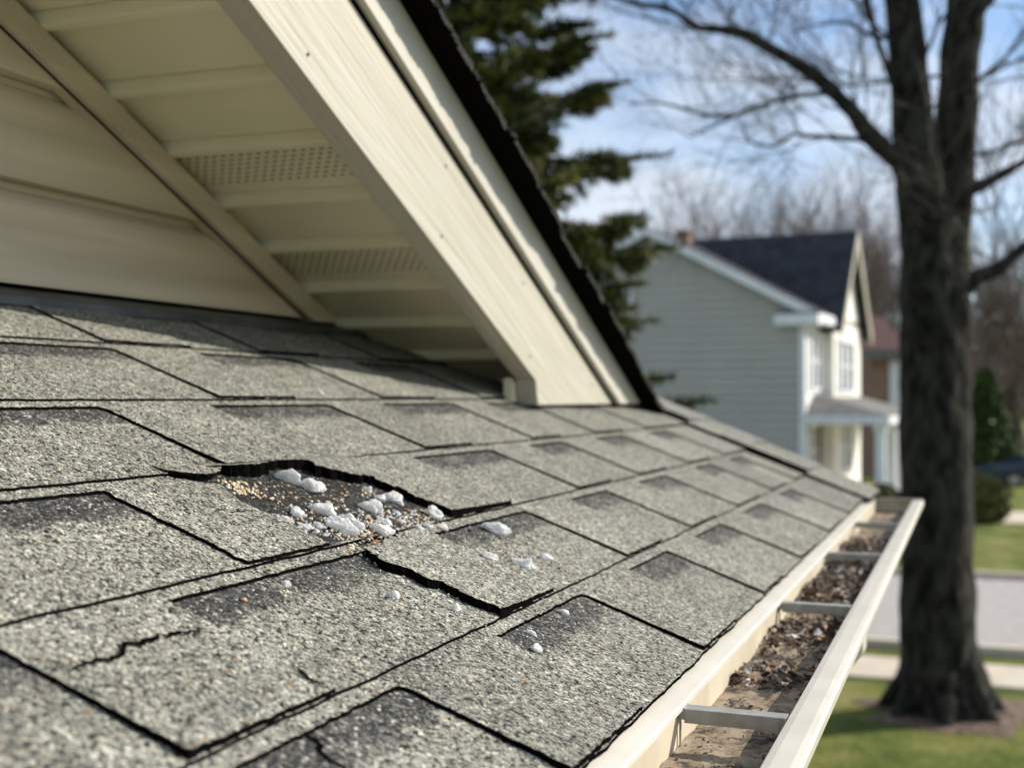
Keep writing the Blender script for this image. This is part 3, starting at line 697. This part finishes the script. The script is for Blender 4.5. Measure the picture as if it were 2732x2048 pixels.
P = spline([T(x, y) for x, y, w_ in base]); R_ = [wid(v.x) for v in spline([Vector((w_, 0, 0)) for _, _, w_ in base])]
tr.tube(P, R_, 22, rough=.16)
lf = [(2012, 760, 90), (2010, 620, 112), (2000, 500, 108), (1985, 380, 96), (1972, 240, 84), (1962, 100, 78), (1950, -40, 72), (1935, -300, 58), (1950, -620, 40), (1930, -900, 22)]
rt_ = [(2028, 760, 90), (2032, 620, 112), (2046, 500, 104), (2062, 380, 94), (2070, 240, 88), (2078, 120, 84), (2090, 10, 84), (2110, -140, 66), (2150, -420, 46), (2160, -760, 26)]
for path, dz in ((lf, -.1), (rt_, .12)):
    P = spline([T(x, y, dz) for x, y, w_ in path]); R_ = [wid(v.x) for v in spline([Vector((w_, 0, 0)) for _, _, w_ in path])]
    tr.tube(P, R_, 16, rough=.14)
for k in range(7):                                   # root flare
    a = k * .9 + .3; b_ = T(2033, 1515); dr = Vector((math.cos(a), math.sin(a), 0))
    tr.tube(spline([b_ + Vector((0, 0, .55)) + dr * .20, b_ + Vector((0, 0, .16)) + dr * .34, b_ + Vector((0, 0, -.12)) + dr * .60]), [.13] * 5 + [.12, .11, .09, .07, .05, .03], 8, rough=.2)
tr.build('trunk', M_BARK, tree, smooth=True)
def S2(x, y): return ((1700 + x * .4665) / D, (y * .4665) / D)
limbs = [([S2(1560, 1010), S2(1470, 900), S2(1330, 770), S2(1240, 640), S2(1100, 500), S2(960, 385), S2(740, 260), S2(620, 190), S2(450, 160), S2(350, 150), S2(190, 50), S2(0, 15), S2(-300, -70)], 50, 8, -.5),
         ([S2(1110, 530), S2(980, 535), S2(860, 560), S2(740, 590), S2(620, 630), S2(500, 690), S2(300, 780)], 13, 4, -.6),
         ([S2(560, 660), S2(380, 650), S2(240, 610), S2(120, 585), S2(-40, 590)], 9, 4, -.6),
         ([S2(1330, 800), S2(1220, 790), S2(1080, 780), S2(960, 775), S2(900, 765), S2(790, 830), S2(650, 810), S2(600, 700)], 14, 4, -.8),
         ([S2(1430, 215), S2(1330, 190), S2(1220, 130), S2(1120, 125), S2(980, 150), S2(900, 180)], 11, 3, -.4),
         ([(2070, 420), (2120, 400), (2150, 385), (2212, 350), (2300, 300), (2420, 260)], 34, 10, .2),
         ([(2080, 340), (2100, 335), (2150, 325), (2212, 302), (2320, 290)], 14, 5, .4),
         ([(2070, 640), (2110, 600), (2150, 585), (2180, 562), (2212, 535), (2300, 470), (2420, 420)], 44, 14, .1),
         ([(2085, 30), (2110, 15), (2135, 0), (2160, -40), (2220, -150)], 50, 20, 0),
         ([(1985, 330), (1940, 200), (1890, 60), (1840, -160), (1760, -400)], 20, 8, .3)]
lb = MB(); tw = MB()
for path, w0, w1, dz in limbs:
    n = len(path); P = spline([T(x, y, dz * k / n) for k, (x, y) in enumerate(path)], 4); m_ = len(P)
    R_ = [wid(w0 + (w1 - w0) * (k / (m_ - 1)) ** .8) * (1 + .08 * rs.gauss(0, 1)) for k in range(m_)]
    lb.tube(P, R_, 9, rough=.1)
    for k in range(6, m_, 2 if w0 > 12 else 3):
        for _ in range(1 if k % 4 else 2):
            a = Vector((rs.gauss(0, 1), rs.gauss(0, .8), rs.gauss(.25, .8))).normalized()
            grow(tw, P[k], ((P[k] - P[k - 1]).normalized() * .7 + a).normalized(), rs.uniform(.5, 1.3), min(.009, R_[k] * .35), 2, rs, 3)
for k in range(15):                                  # high crown out of frame and twigs on the stems
    yy = rs.uniform(-900, 500); side = rs.choice([-1, 1]); p = T(2020 + side * 40, yy)
    a = Vector((rs.gauss(0, 1), rs.gauss(0, 1), .4)).normalized(); grow(tw, p, a, rs.uniform(1.0, 2.2), .02, 3 if yy < -50 else 2, rs, 4)
for k in range(10):                                  # short pale suckers over the fork
    p = T(rs.uniform(1985, 2060), rs.uniform(330, 560), -.36); a = Vector((rs.gauss(0, 1), -.5, rs.gauss(.6, .6))).normalized(); grow(tw, p, a, rs.uniform(.3, .6), .012, 1, rs, 4)
lb.build('limbs', M_BARK, tree, smooth=True)
tw.build('twigs', M_TWIG, tree)
# leaf-mould ring at its foot
mu = MB(); n = 40; c0 = T(2050, 1530); c0.z = GZ
for ring, (ra, hz) in enumerate(((0, .05), (.50, .04), (.78, .006))):
    for k in range(n): a = 2 * math.pi * k / n; q = ra * (1 + .5 * noise.noise(Vector((math.cos(a) * 2, math.sin(a) * 2, 1)))); mu.v.append((c0.x + math.cos(a) * q, c0.y + math.sin(a) * q, GZ + hz)); mu.c.append((1, 0, 0, 1))
for r in range(2):
    for k in range(n): mu.f.append((r * n + k, r * n + (k + 1) % n, (r + 1) * n + (k + 1) % n, (r + 1) * n + k)); mu.m.append(0)
tag(mu.build('leaf_mulch', noisy('leaf_mulch', (.07, .045, .03), (.22, .15, .10), 12, .95, .05, 20)), 'brown leaf mulch around the foot of the big tree', 'mulch', kind='stuff')
# small bare trees and woods behind the neighbour's house
random.seed(2)
BT = [(1380, 62, 10.0, 'pale bare tree rising left of the brick chimney'), (1480, 66, 11.0, 'slender bare tree just right of the brick chimney'), (1570, 60, 11.5, 'bare tree above the left end of the dark roof ridge'),
      (1655, 64, 12.5, 'bare tree above the middle of the dark roof ridge'), (1745, 62, 12.0, 'tall bare tree above the right part of the dark roof ridge'), (1830, 58, 11.0, 'bare tree behind the peak of the dark gable'),
      (1905, 60, 10.5, 'twiggy bare tree between the gable peak and the thick trunk'), (1960, 66, 11, 'bare tree half hidden behind the thick trunk'), (2120, 60, 8.5, 'bare tree right of the thick trunk above the evergreen'), (2200, 64, 9.5, 'bare tree at the right edge of the picture')]
for k, (px, dd, ht, lab) in enumerate(BT):
    b_ = W(px * D, HY, dd); b_.z = GZ; o = thing('bare_tree', lab, 'tree', b_, 'bare trees behind the far house'); rs = random.Random(k + 40)
    t_ = MB(); pts = [b_ + Vector((rs.gauss(0, .12) * s, rs.gauss(0, .12) * s, ht * .6 * s / 5)) for s in range(6)]
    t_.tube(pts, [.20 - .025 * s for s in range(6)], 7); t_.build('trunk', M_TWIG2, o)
    c_ = MB()
    for s in range(15):
        q = pts[2] + (pts[5] - pts[2]) * rs.random(); a = Vector((rs.gauss(0, 1), rs.gauss(0, 1), 0)).normalized(); grow(c_, q, (a * .62 + Vector((0, 0, 1))).normalized(), rs.uniform(2.6, ht * .46), .055, 3, rs, 4, spread=.5, up=.12)
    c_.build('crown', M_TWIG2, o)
wd_ = MB(); rs = random.Random(77)
for k in range(70):
    px = rs.uniform(2080, 2700) if k < 44 else rs.uniform(1100, 2700); dd = rs.uniform(72, 95); b_ = W(px * D, HY, dd); b_.z = GZ; ht = rs.uniform(6, 9)
    wd_.tube([b_, b_ + Vector((rs.gauss(0, .3), 0, ht * .6)), b_ + Vector((rs.gauss(0, .5), 0, ht))], [.16, .1, .03], 5)
    for s in range(12): grow(wd_, b_ + Vector((0, 0, ht * rs.uniform(.1, .8))), Vector((rs.gauss(0, 1), rs.gauss(0, 1), .9)).normalized(), rs.uniform(1.6, 3.2), .05, 2, rs, 3, spread=.7)
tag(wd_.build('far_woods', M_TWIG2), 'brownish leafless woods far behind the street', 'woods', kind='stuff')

# spruce
m, nt_, p_ = mat('spruce_needles'); l = nt_.links.new
at_ = nn(nt_, 'ShaderNodeAttribute', attribute_name='tone'); l(at_.outputs['Color'], p_.inputs['Base Color']); p_.inputs['Roughness'].default_value = .6; p_.inputs['Specular IOR Level'].default_value = .25
M_NEED = m
def spruce(name_obj, px, dd, ht, rmax, lab, seed, nwh, dens=1.0, cols=None, tuft=.05, cat='tree'):
    rs = random.Random(seed); b_ = W(px * D, HY, dd); b_.z = GZ
    o = thing(name_obj, lab, cat, b_); t_ = MB(); t_.tube([b_, b_ + Vector((0, 0, ht * .5)), b_ + Vector((0, 0, ht))], [ht * .018, ht * .012, .01], 9)
    br = t_; nd = MB(); cols = cols or [(.055, .064, .014), (.085, .098, .019), (.125, .135, .027), (.17, .168, .038), (.035, .042, .010)]
    for wh in range(nwh):
        z = ht * (.04 + .94 * wh / nwh); R0 = rmax * (1 - z / ht) ** .62 * rs.uniform(.78, 1.12)
        nb = rs.choice([4, 5, 6]); a0 = rs.random() * 6.28
        for k in range(nb):
            a = a0 + 6.283 * k / nb + rs.gauss(0, .2); d = Vector((math.cos(a), math.sin(a), 0)); Lb = R0 * rs.uniform(.7, 1.12)
            pts = [b_ + Vector((0, 0, z)) + d * Lb * t + Vector((0, 0, Lb * (.05 * t - .50 * t * t + .42 * t ** 3.2))) for t in (0, .15, .3, .45, .6, .75, .9, 1)]
            br.tube(pts, [.022 * (1 - .8 * t) for t in (0, .15, .3, .45, .6, .75, .9, 1)], 4, cap=False)
            side = Vector((-d.y, d.x, 0)); nt2 = int(26 * dens * max(.4, Lb / rmax))
            for j in range(nt2):
                t = rs.uniform(.18, 1) ** .8; i_ = min(6, int(t * 7)); f_ = t * 7 - i_; q = pts[i_].lerp(pts[min(7, i_ + 1)], min(1, f_))
                sl_ = Lb * rs.uniform(.16, .36) * (1.15 - t * .75); dirn = (side * rs.choice([-1, 1]) + d * rs.uniform(.3, .9) + Vector((0, 0, rs.uniform(-1.0, .05)))).normalized()
                if j < 3: dirn = (d + Vector((0, 0, .12))).normalized(); q = pts[7] - d * .1 * j
                e = q + dirn * sl_ ; tone = rs.choice(cols); ns = int(15 * dens) + 4
                for s in range(ns):
                    c = q.lerp(e, s / ns); v = Vector((rs.gauss(0, 1), rs.gauss(0, 1), rs.gauss(0, .7))).normalized(); u = (dirn * .7 + v).normalized() * tuft * rs.uniform(.7, 1.3); w2 = u.cross(Vector((rs.gauss(0, 1), rs.gauss(0, 1), 1))).normalized() * tuft * .13
                    kk = rs.uniform(.7, 1.3); nd.add([c - w2, c + w2, c + u], [(0, 1, 2)], 0, (tone[0] * kk, tone[1] * kk, tone[2] * kk, 1))
                    u2 = (dirn * .7 - v).normalized() * tuft; nd.add([c - w2, c + w2, c + u2], [(0, 1, 2)], 0, (tone[0] * kk, tone[1] * kk, tone[2] * kk, 1))
    br.build('trunk', M_BARK, o); nd.build('crown', M_NEED, o)
spruce('spruce_tree', 985, 9.6, 8.8, 2.14, 'dark green spruce with drooping branches behind the gable rake', 3, 50, 2.3, tuft=.085)
# clipped and loose shrubs by the far lawn
def shrub(nm, px, pyb, dd, wr, ht, lab, seed, cols, cone=False, n=5200, lf=.07):
    rs = random.Random(seed); b_ = W(px * D, HY, dd); b_.z = GZ; o = thing(nm, lab, 'shrub', b_); st = MB(); lv = MB()
    for k in range(9):
        a = rs.random() * 6.28; st.tube([b_, b_ + Vector((math.cos(a) * wr * .3, math.sin(a) * wr * .3, ht * .45)), b_ + Vector((math.cos(a) * wr * .5, math.sin(a) * wr * .5, ht * .8))], [.03, .02, .008], 5)
    for k in range(n):
        z = rs.random() ** .9; a = rs.random() * 6.28
        R0 = wr * ((1 - z) ** .75 + .08 if cone else math.sqrt(max(.02, 1 - (2 * z - .85) ** 2 / 1.35)))
        R0 *= 1 + .32 * noise.noise(Vector((math.cos(a) * 1.8, math.sin(a) * 1.8, z * 4 + seed))); q = R0 * rs.uniform(.55, 1.03)
        c = b_ + Vector((math.cos(a) * q, math.sin(a) * q, .04 + z * ht)); u = Vector((rs.gauss(0, 1), rs.gauss(0, 1), rs.gauss(.4, 1))).normalized() * lf; w2 = u.cross(Vector((rs.gauss(0, 1), rs.gauss(0, 1), rs.gauss(0, 1)))).normalized() * lf * .45
        cc = rs.choice(cols); kk = rs.uniform(.7, 1.3); lv.add([c - u, c + w2, c + u, c - w2], [(0, 1, 2, 3)], 0, (cc[0] * kk, cc[1] * kk, cc[2] * kk, 1))
    st.build('stems', M_BARK, o); lv.build('foliage', M_NEED, o)
shrub('conical_evergreen', 2128, 1040, 46, 1.25, 4.0, 'tall conical dark green evergreen right of the thick trunk', 5, [(.02, .045, .008), (.035, .07, .012), (.07, .11, .02)], True, 9000, .11)
shrub('round_shrub', 2126, 1126, 30, .58, 1.05, 'round yellow-green shrub beside the lawn path', 6, [(.12, .12, .03), (.18, .165, .05), (.09, .10, .03)])
shrub('low_shrub', 1908, 1075, 31, .5, .8, 'small green shrub by the porch left of the thick trunk', 9, [(.08, .09, .03), (.12, .12, .04)], n=2600)

# ------------------------------------------------------------------ neighbour's house
M_NW = noisy('sage_siding', (.225, .24, .215), (.26, .275, .25), 1.2, .7)
def siding_mat(name, col, pitch):
    m, nt, p = mat(name); l = nt.links.new; tc = nn(nt, 'ShaderNodeTexCoord'); s = nn(nt, 'ShaderNodeSeparateXYZ'); l(tc.outputs['Object'], s.inputs[0])
    d = nn(nt, 'ShaderNodeMath', operation='DIVIDE'); d.inputs[1].default_value = pitch; l(s.outputs[2], d.inputs[0]); f = nn(nt, 'ShaderNodeMath', operation='FRACT'); l(d.outputs[0], f.inputs[0])
    b = nn(nt, 'ShaderNodeBump', Strength=1.0, Distance=.03, invert=True); l(f.outputs[0], b.inputs['Height']); l(b.outputs[0], p.inputs['Normal'])
    n = nn(nt, 'ShaderNodeTexNoise', Scale=2., Detail=5); l(tc.outputs['Object'], n.inputs['Vector']); r = ramp(nt, [(.3, tuple(c * .92 for c in col)), (.7, tuple(c * 1.06 for c in col))]); l(n.outputs[0], r.inputs[0]); l(r.outputs[0], p.inputs['Base Color']); p.inputs['Roughness'].default_value = .7
    return m
M_NW = noisy('sage_siding', (.40, .392, .352), (.435, .428, .385), 1.2, .7); M_NC = siding_mat('cream_siding', (.80, .77, .69), .2)
M_NR = noisy('slate_shingles', (.026, .028, .033), (.05, .053, .06), 3, .9, .02, 12, spec=.2); M_NR2 = noisy('grey_shingles', (.11, .11, .108), (.17, .168, .16), 3, .9, .02, 12)
M_WT = noisy('white_trim', (.70, .72, .74), (.78, .80, .82), 2, .5); M_GL = noisy('window_glass', (.04, .05, .06), (.09, .10, .12), 2, .08); M_BR = noisy('brick_brown', (.20, .12, .09), (.32, .20, .15), 8, .9)
M_RR = noisy('red_roof', (.055, .02, .018), (.085, .03, .025), 4, .9); M_DOOR = noisy('dark_red_door', (.05, .012, .01), (.08, .02, .015), 3, .5); M_CUR = noisy('pale_curtain', (.45, .46, .47), (.6, .6, .6), 3, .8)
HD = 34.0; corner = W(1738 * D, HY, HD); corner.z = GZ
th = math.radians(4.6); UF = Vector((math.sin(th), math.cos(th), 0)); UW = Vector((-math.cos(th), math.sin(th), 0))
nb = thing('neighbour_house', 'two storey sage house with slate roof, white front gable and small porch', 'house', corner)
def F(u, f, z): return corner + UW * u + UF * f + Vector((0, 0, z))     # u: along gable wall, f: along front, z up
EV, PK, HWD, FL = 5.40, 7.75, 4.42, 7.5
s_ = MB()
lapz = .24
def ulim(z): return 0 if z <= EV else HWD * (z - EV) / (PK - .12 - EV)
z_ = 0
while z_ < PK - .2:
    zt = min(z_ + lapz, PK - .13); ua, ub = ulim(z_), ulim(zt)
    s_.quad(F(ua, -.065, z_), F(2 * HWD - ua, -.065, z_), F(2 * HWD - ub, -.002, zt), F(ub, -.002, zt)); s_.quad(F(ua, 0, z_), F(2 * HWD - ua, 0, z_), F(2 * HWD - ua, -.065, z_), F(ua, -.065, z_)); z_ += lapz
s_.build('side_wall', M_NW, nb)
s_ = MB(); s_.quad(F(0, 0, 0), F(0, FL, 0), F(0, FL, EV), F(0, 0, EV)); s_.build('front_wall', M_NC, nb)
s_ = MB(); s_.quad(F(2 * HWD, 0, 0), F(2 * HWD, FL, 0), F(2 * HWD, FL, EV), F(2 * HWD, 0, EV)); s_.add([F(0, FL, 0), F(2 * HWD, FL, 0), F(2 * HWD, FL, EV), F(HWD, FL, PK - .12), F(0, FL, EV)], [(0, 1, 2, 3, 4)]); s_.build('back_wall', M_NW, nb)
# main roof (ridge runs along the front)
s_ = MB(); sl_ = (PK - EV) / HWD; ov = .35
for sgn in (0, 1):
    g_ = (lambda u, f, z: F(u, f, z)) if not sgn else (lambda u, f, z: F(2 * HWD - u, f, z))
    A0, A1, B0, B1 = (-ov, -.3, EV - ov * sl_), (-ov, FL + .3, EV - ov * sl_), (HWD, -.3, PK), (HWD, FL + .3, PK)
    P = [g_(*A0), g_(*A1), g_(*B1), g_(*B0)]; s_.add(P + [p + Vector((0, 0, .16)) for p in P], [(0, 1, 2, 3), (4, 5, 6, 7), (0, 1, 5, 4), (1, 2, 6, 5), (3, 0, 4, 7)])
rf = s_.build('roof', M_NR, nb)
s_ = MB()
s_.box((HWD - .42, 2.4, PK - 1.2), (HWD - .02, 2.8, PK + .28), 0, F); s_.box((HWD - .46, 2.36, PK + .28), (HWD + .02, 2.84, PK + .36), 0, F); s_.build('chimney', M_BR, rf)
for sgn in (0, 1):
    s_ = MB(); g_ = (lambda u, f, z: F(u, f, z)) if not sgn else (lambda u, f, z: F(2 * HWD - u, f, z))
    P = [(-ov, EV - ov * sl_ - .10), (HWD, PK - .10), (HWD, PK + .14), (-ov, EV - ov * sl_ + .14)]
    s_.add([g_(u, -.30, z) for u, z in P] + [g_(u, -.36, z) for u, z in P], [(4, 5, 6, 7), (0, 1, 5, 4), (2, 3, 7, 6), (0, 4, 7, 3)]); s_.build('rake_board', M_WT, nb)
s_ = MB(); s_.box((-.45, -.38, EV - .42), (.75, .02, EV - .12), 0, F); s_.box((-.45, -.38, EV - .12), (.75, .10, EV - .06), 1, F); s_.build('cornice_return', [M_WT, M_NR], nb)
s_ = MB(); s_.box((-.47, .02, EV - .36), (-.02, 2.0, EV - .10), 0, F); s_.build('eave', M_WT, nb)
s_ = MB(); s_.box((-.03, -.09, 0), (.13, -.001, EV - .45), 0, F); s_.box((-.03, -.001, 0), (-.001, .14, EV - .45), 0, F); s_.build('corner_board', M_WT, nb)
# cross gable on the front
GF0, GF1, GM = 2.25, 7.1, 4.65; GP, GE = 7.95, 5.15; GB = .35
s_ = MB(); s_.add([F(-GB, GF0 + .1, 0), F(-GB, GF1 - .1, 0), F(-GB, GF1 - .1, GE), F(-GB, GM, GP - .15), F(-GB, GF0 + .1, GE)], [(0, 1, 2, 3, 4)])
s_.quad(F(-GB, GF0 + .1, 0), F(0, GF0 + .1, 0), F(0, GF0 + .1, GE), F(-GB, GF0 + .1, GE)); s_.build('gable_front', M_NC, nb)
s_ = MB()
for a_ in (GF0 - .25, GF1 + .25):
    P = [F(-GB - .3, a_, GE - .28), F(5.2, a_, GE - .28), F(5.2, GM, GP), F(-GB - .3, GM, GP)]; s_.add(P + [p + Vector((0, 0, .14)) for p in P], [(0, 1, 2, 3), (4, 5, 6, 7), (0, 1, 5, 4), (3, 0, 4, 7)])
s_.build('front_gable_roof', M_NR, nb)
for a_ in (GF0 - .25, GF1 + .25):
    s_ = MB(); P = [(a_, GE - .44), (GM, GP - .18), (GM, GP + .10), (a_, GE - .16)]
    s_.add([F(-GB - .34, y, z) for y, z in P] + [F(-GB - .28, y, z) for y, z in P], [(0, 1, 2, 3), (4, 5, 6, 7), (0, 1, 5, 4), (2, 3, 7, 6), (0, 3, 7, 4)]); s_.build('gable_board', noisy('cream_board', (.55, .50, .38), (.62, .57, .45), 3, .6), nb)
def window(par, f0, f1, z0, z1, u=0., side=False, sashes=1):
    g_ = (lambda a, b, z: F(a, -b, z)) if side else (lambda a, b, z: F(-b, a, z))    # a along the wall, b outward, z up
    fr_ = MB(); t = .10
    fr_.box((f0 - t, u + .002, z0 - t), (f1 + t, u + .05, z0), 0, g_); fr_.box((f0 - t, u + .002, z1), (f1 + t, u + .05, z1 + t * 1.4), 0, g_)
    fr_.box((f0 - t, u + .002, z0), (f0, u + .05, z1), 0, g_); fr_.box((f1, u + .002, z0), (f1 + t, u + .05, z1), 0, g_)
    fr_.box((f0, u + .012, (z0 + z1) / 2 - .03), (f1, u + .04, (z0 + z1) / 2 + .03), 0, g_)
    for k in range(1, sashes): x_ = f0 + (f1 - f0) * k / sashes; fr_.box((x_ - .05, u + .013, z0), (x_ + .05, u + .045, z1), 0, g_)
    wo_ = fr_.build('window', M_WT, par)
    pn = MB(); pn.box((f0, u + .003, z0), (f1, u + .008, z1), 0, g_); pn.build('pane', M_GL, wo_)
    cu = MB(); 
    for k in range(sashes):
        xa = f0 + (f1 - f0) * k / sashes; wdt = (f1 - f0) / sashes; cu.box((xa + wdt * .25, u + .0085, z0 + .05), (xa + wdt * .7, u + .011, z1 - .05), 0, g_)
    cu.build('curtain', M_CUR, wo_)
window(nb, .6, 1.9, 3.3, 4.75, sashes=2); window(nb, 3.0, 5.6, 3.25, 4.65, GB, sashes=3)
window(nb, 5.0, 6.0, 5.1, 6.1, .065, True); window(nb, 4.9, 5.8, 2.5, 3.9, .065, True)
# porch
pr = MB(); PO, PF0, PF1, PZ, PT = 2.0, .15, 7.2, 2.52, 3.12
E_ = [F(-PO - .25, PF0 - .3, PZ), F(-PO - .25, PF1, PZ), F(0, PF1, PZ), F(0, PF0 - .3, PZ)]; Tt = [F(-.02, PF0 + 1.1, PT), F(-.02, PF1, PT)]
pr.add([E_[0], E_[1], Tt[1], Tt[0]], [(0, 1, 2, 3)], 0); pr.add([E_[3], E_[0], Tt[0]], [(0, 1, 2)], 0); pr.build('porch_roof', M_NR2, nb)
pr = MB(); pr.box((-PO - .26, PF0 - .31, PZ - .22), (-.02, PF0 - .2, PZ - .004), 0, F); pr.box((-PO - .26, PF0 - .2, PZ - .22), (-PO - .12, PF1, PZ - .004), 0, F); pr.box((-PO - .12, PF0 - .2, PZ - .20), (-.02, PF1, PZ - .16), 0, F); pr.build('porch_beam', M_WT, nb)
for f_ in (PF0, 2.4, 4.7):
    pr = MB(); pr.box((-PO - .10, f_ - .1, .2), (-PO + .14, f_ + .14, PZ - .2), 0, F); pr.box((-PO - .15, f_ - .15, .2), (-PO + .19, f_ + .19, .42), 0, F); pr.box((-PO - .14, f_ - .14, PZ - .42), (-PO + .18, f_ + .18, PZ - .2), 0, F); pr.build('porch_column', M_WT, nb)
pr = MB(); pr.box((-PO - .3, PF0 - .3, 0), (-.02, PF1, .2), 0, F); pr.build('porch_floor', M_CONC, nb)
window(nb, .55, 1.5, .9, 2.15); window(nb, 3.6, 5.2, .9, 2.15, GB, sashes=2)
pr = MB(); pr.box((-.06, 1.75, .2), (-.01, 2.15, 2.2), 0, F); dr = pr.build('door', M_DOOR, nb); pr = MB(); pr.box((-.10, 1.80, 1.1), (-.06, 1.84, 1.2), 0, F); pr.build('handle', M_STRAP, dr)
# second house behind, brick with a red roof
c2 = W(1880 * D, HY, 47); c2.z = GZ; h2 = thing('brick_house', 'brown brick house with a red roof behind the sage house', 'house', c2)
def F2(u, f, z): return c2 + rgt * u + fwd * f + Vector((0, 0, z))
s_ = MB(); s_.box((0, 0, 0), (1.15, 7, 4.9), 0, F2); s_.build('wall', M_BR, h2)
s_ = MB(); s_.add([F2(-.3, -.4, 4.75), F2(1.5, -.4, 4.75), F2(1.5, 3.5, 6.3), F2(-.3, 3.5, 6.3), F2(1.5, 7.4, 4.75), F2(-.3, 7.4, 4.75)], [(0, 1, 2, 3), (3, 2, 4, 5)]); s_.build('roof', M_RR, h2)
s_ = MB(); s_.box((-.3, -.6, 4.45), (1.5, -.35, 4.8), 0, F2); s_.build('eave', M_NR2, h2)
s_ = MB(); s_.box((.72, -.06, 1.6), (1.16, -.002, 4.4), 0, F2); s_.build('window_bay', M_WT, h2)

# ------------------------------------------------------------------ car parked beyond the lawn
cp = W(2255 * D, HY, 43); cp.z = GZ
car = thing('parked_car', 'dark blue car parked beyond the far lawn at the right edge', 'car', cp)
M_CAR = noisy('dark_blue_paint', (.010, .02, .04), (.016, .03, .055), 2, .25); M_TY = noisy('tyre_rubber', (.015, .015, .015), (.03, .03, .03), 8, .9)
def FC(x, y, z): return cp + rgt * x + fwd * y + Vector((0, 0, z * .72))
body = [(-2.25, .35), (-2.27, .75), (-1.9, .92), (-1.25, .98), (-.65, 1.42), (.75, 1.45), (1.45, 1.02), (2.1, .95), (2.25, .7), (2.25, .35)]
def loft(mb, prof, y0, y1, ins_=.14):
    n = len(prof); rows = []
    for y, s in ((y0, 1), (y0 + .06, 0), (y1 - .06, 0), (y1, 1)):
        rows.append([FC(x * (1 - .015 * s), y + (ins_ if z > 1 else 0) * (1 if y < (y0 + y1) / 2 else -1), z - .02 * s) for x, z in prof])
    mb.add([p for r in rows for p in r], [(k * n + j, k * n + (j + 1) % n, (k + 1) * n + (j + 1) % n, (k + 1) * n + j) for k in range(3) for j in range(n)] + [tuple(range(n)), tuple(range(3 * n, 4 * n))[::-1]])
cb = MB(); loft(cb, body, -.88, .88); cb.build('body', M_CAR, car, smooth=False)
for y_, s in ((-.765, -1), (.765, 1)):
    g_ = MB(); g_.add([FC(x, y_, z) for x, z in ((-1.12, 1.0), (1.25, 1.02), (.70, 1.39), (-.62, 1.36))], [(0, 1, 2, 3)]); g_.build('side_window', M_GL, car)
for x_ in (-1.4, 1.42):
    for y_ in (-.80, .80):
        wl_ = MB(); n = 20
        wl_.add([FC(x_ + .33 * math.cos(6.283 * k / n), y_ + s * .11, .33 + .33 * math.sin(6.283 * k / n)) for s in (-1, 1) for k in range(n)], [(k, (k + 1) % n, n + (k + 1) % n, n + k) for k in range(n)] + [tuple(range(n)), tuple(range(n, 2 * n))[::-1]])
        wo2 = wl_.build('wheel', M_TY, car); hb = MB()
        hb.add([FC(x_ + .2 * math.cos(6.283 * k / n), y_ + s * .116, .33 + .2 * math.sin(6.283 * k / n)) for s in (-1, 1) for k in range(n)], [(k, (k + 1) % n, n + (k + 1) % n, n + k) for k in range(n)] + [tuple(range(n)), tuple(range(n, 2 * n))[::-1]]); hb.build('rim', M_STRAP, wo2)
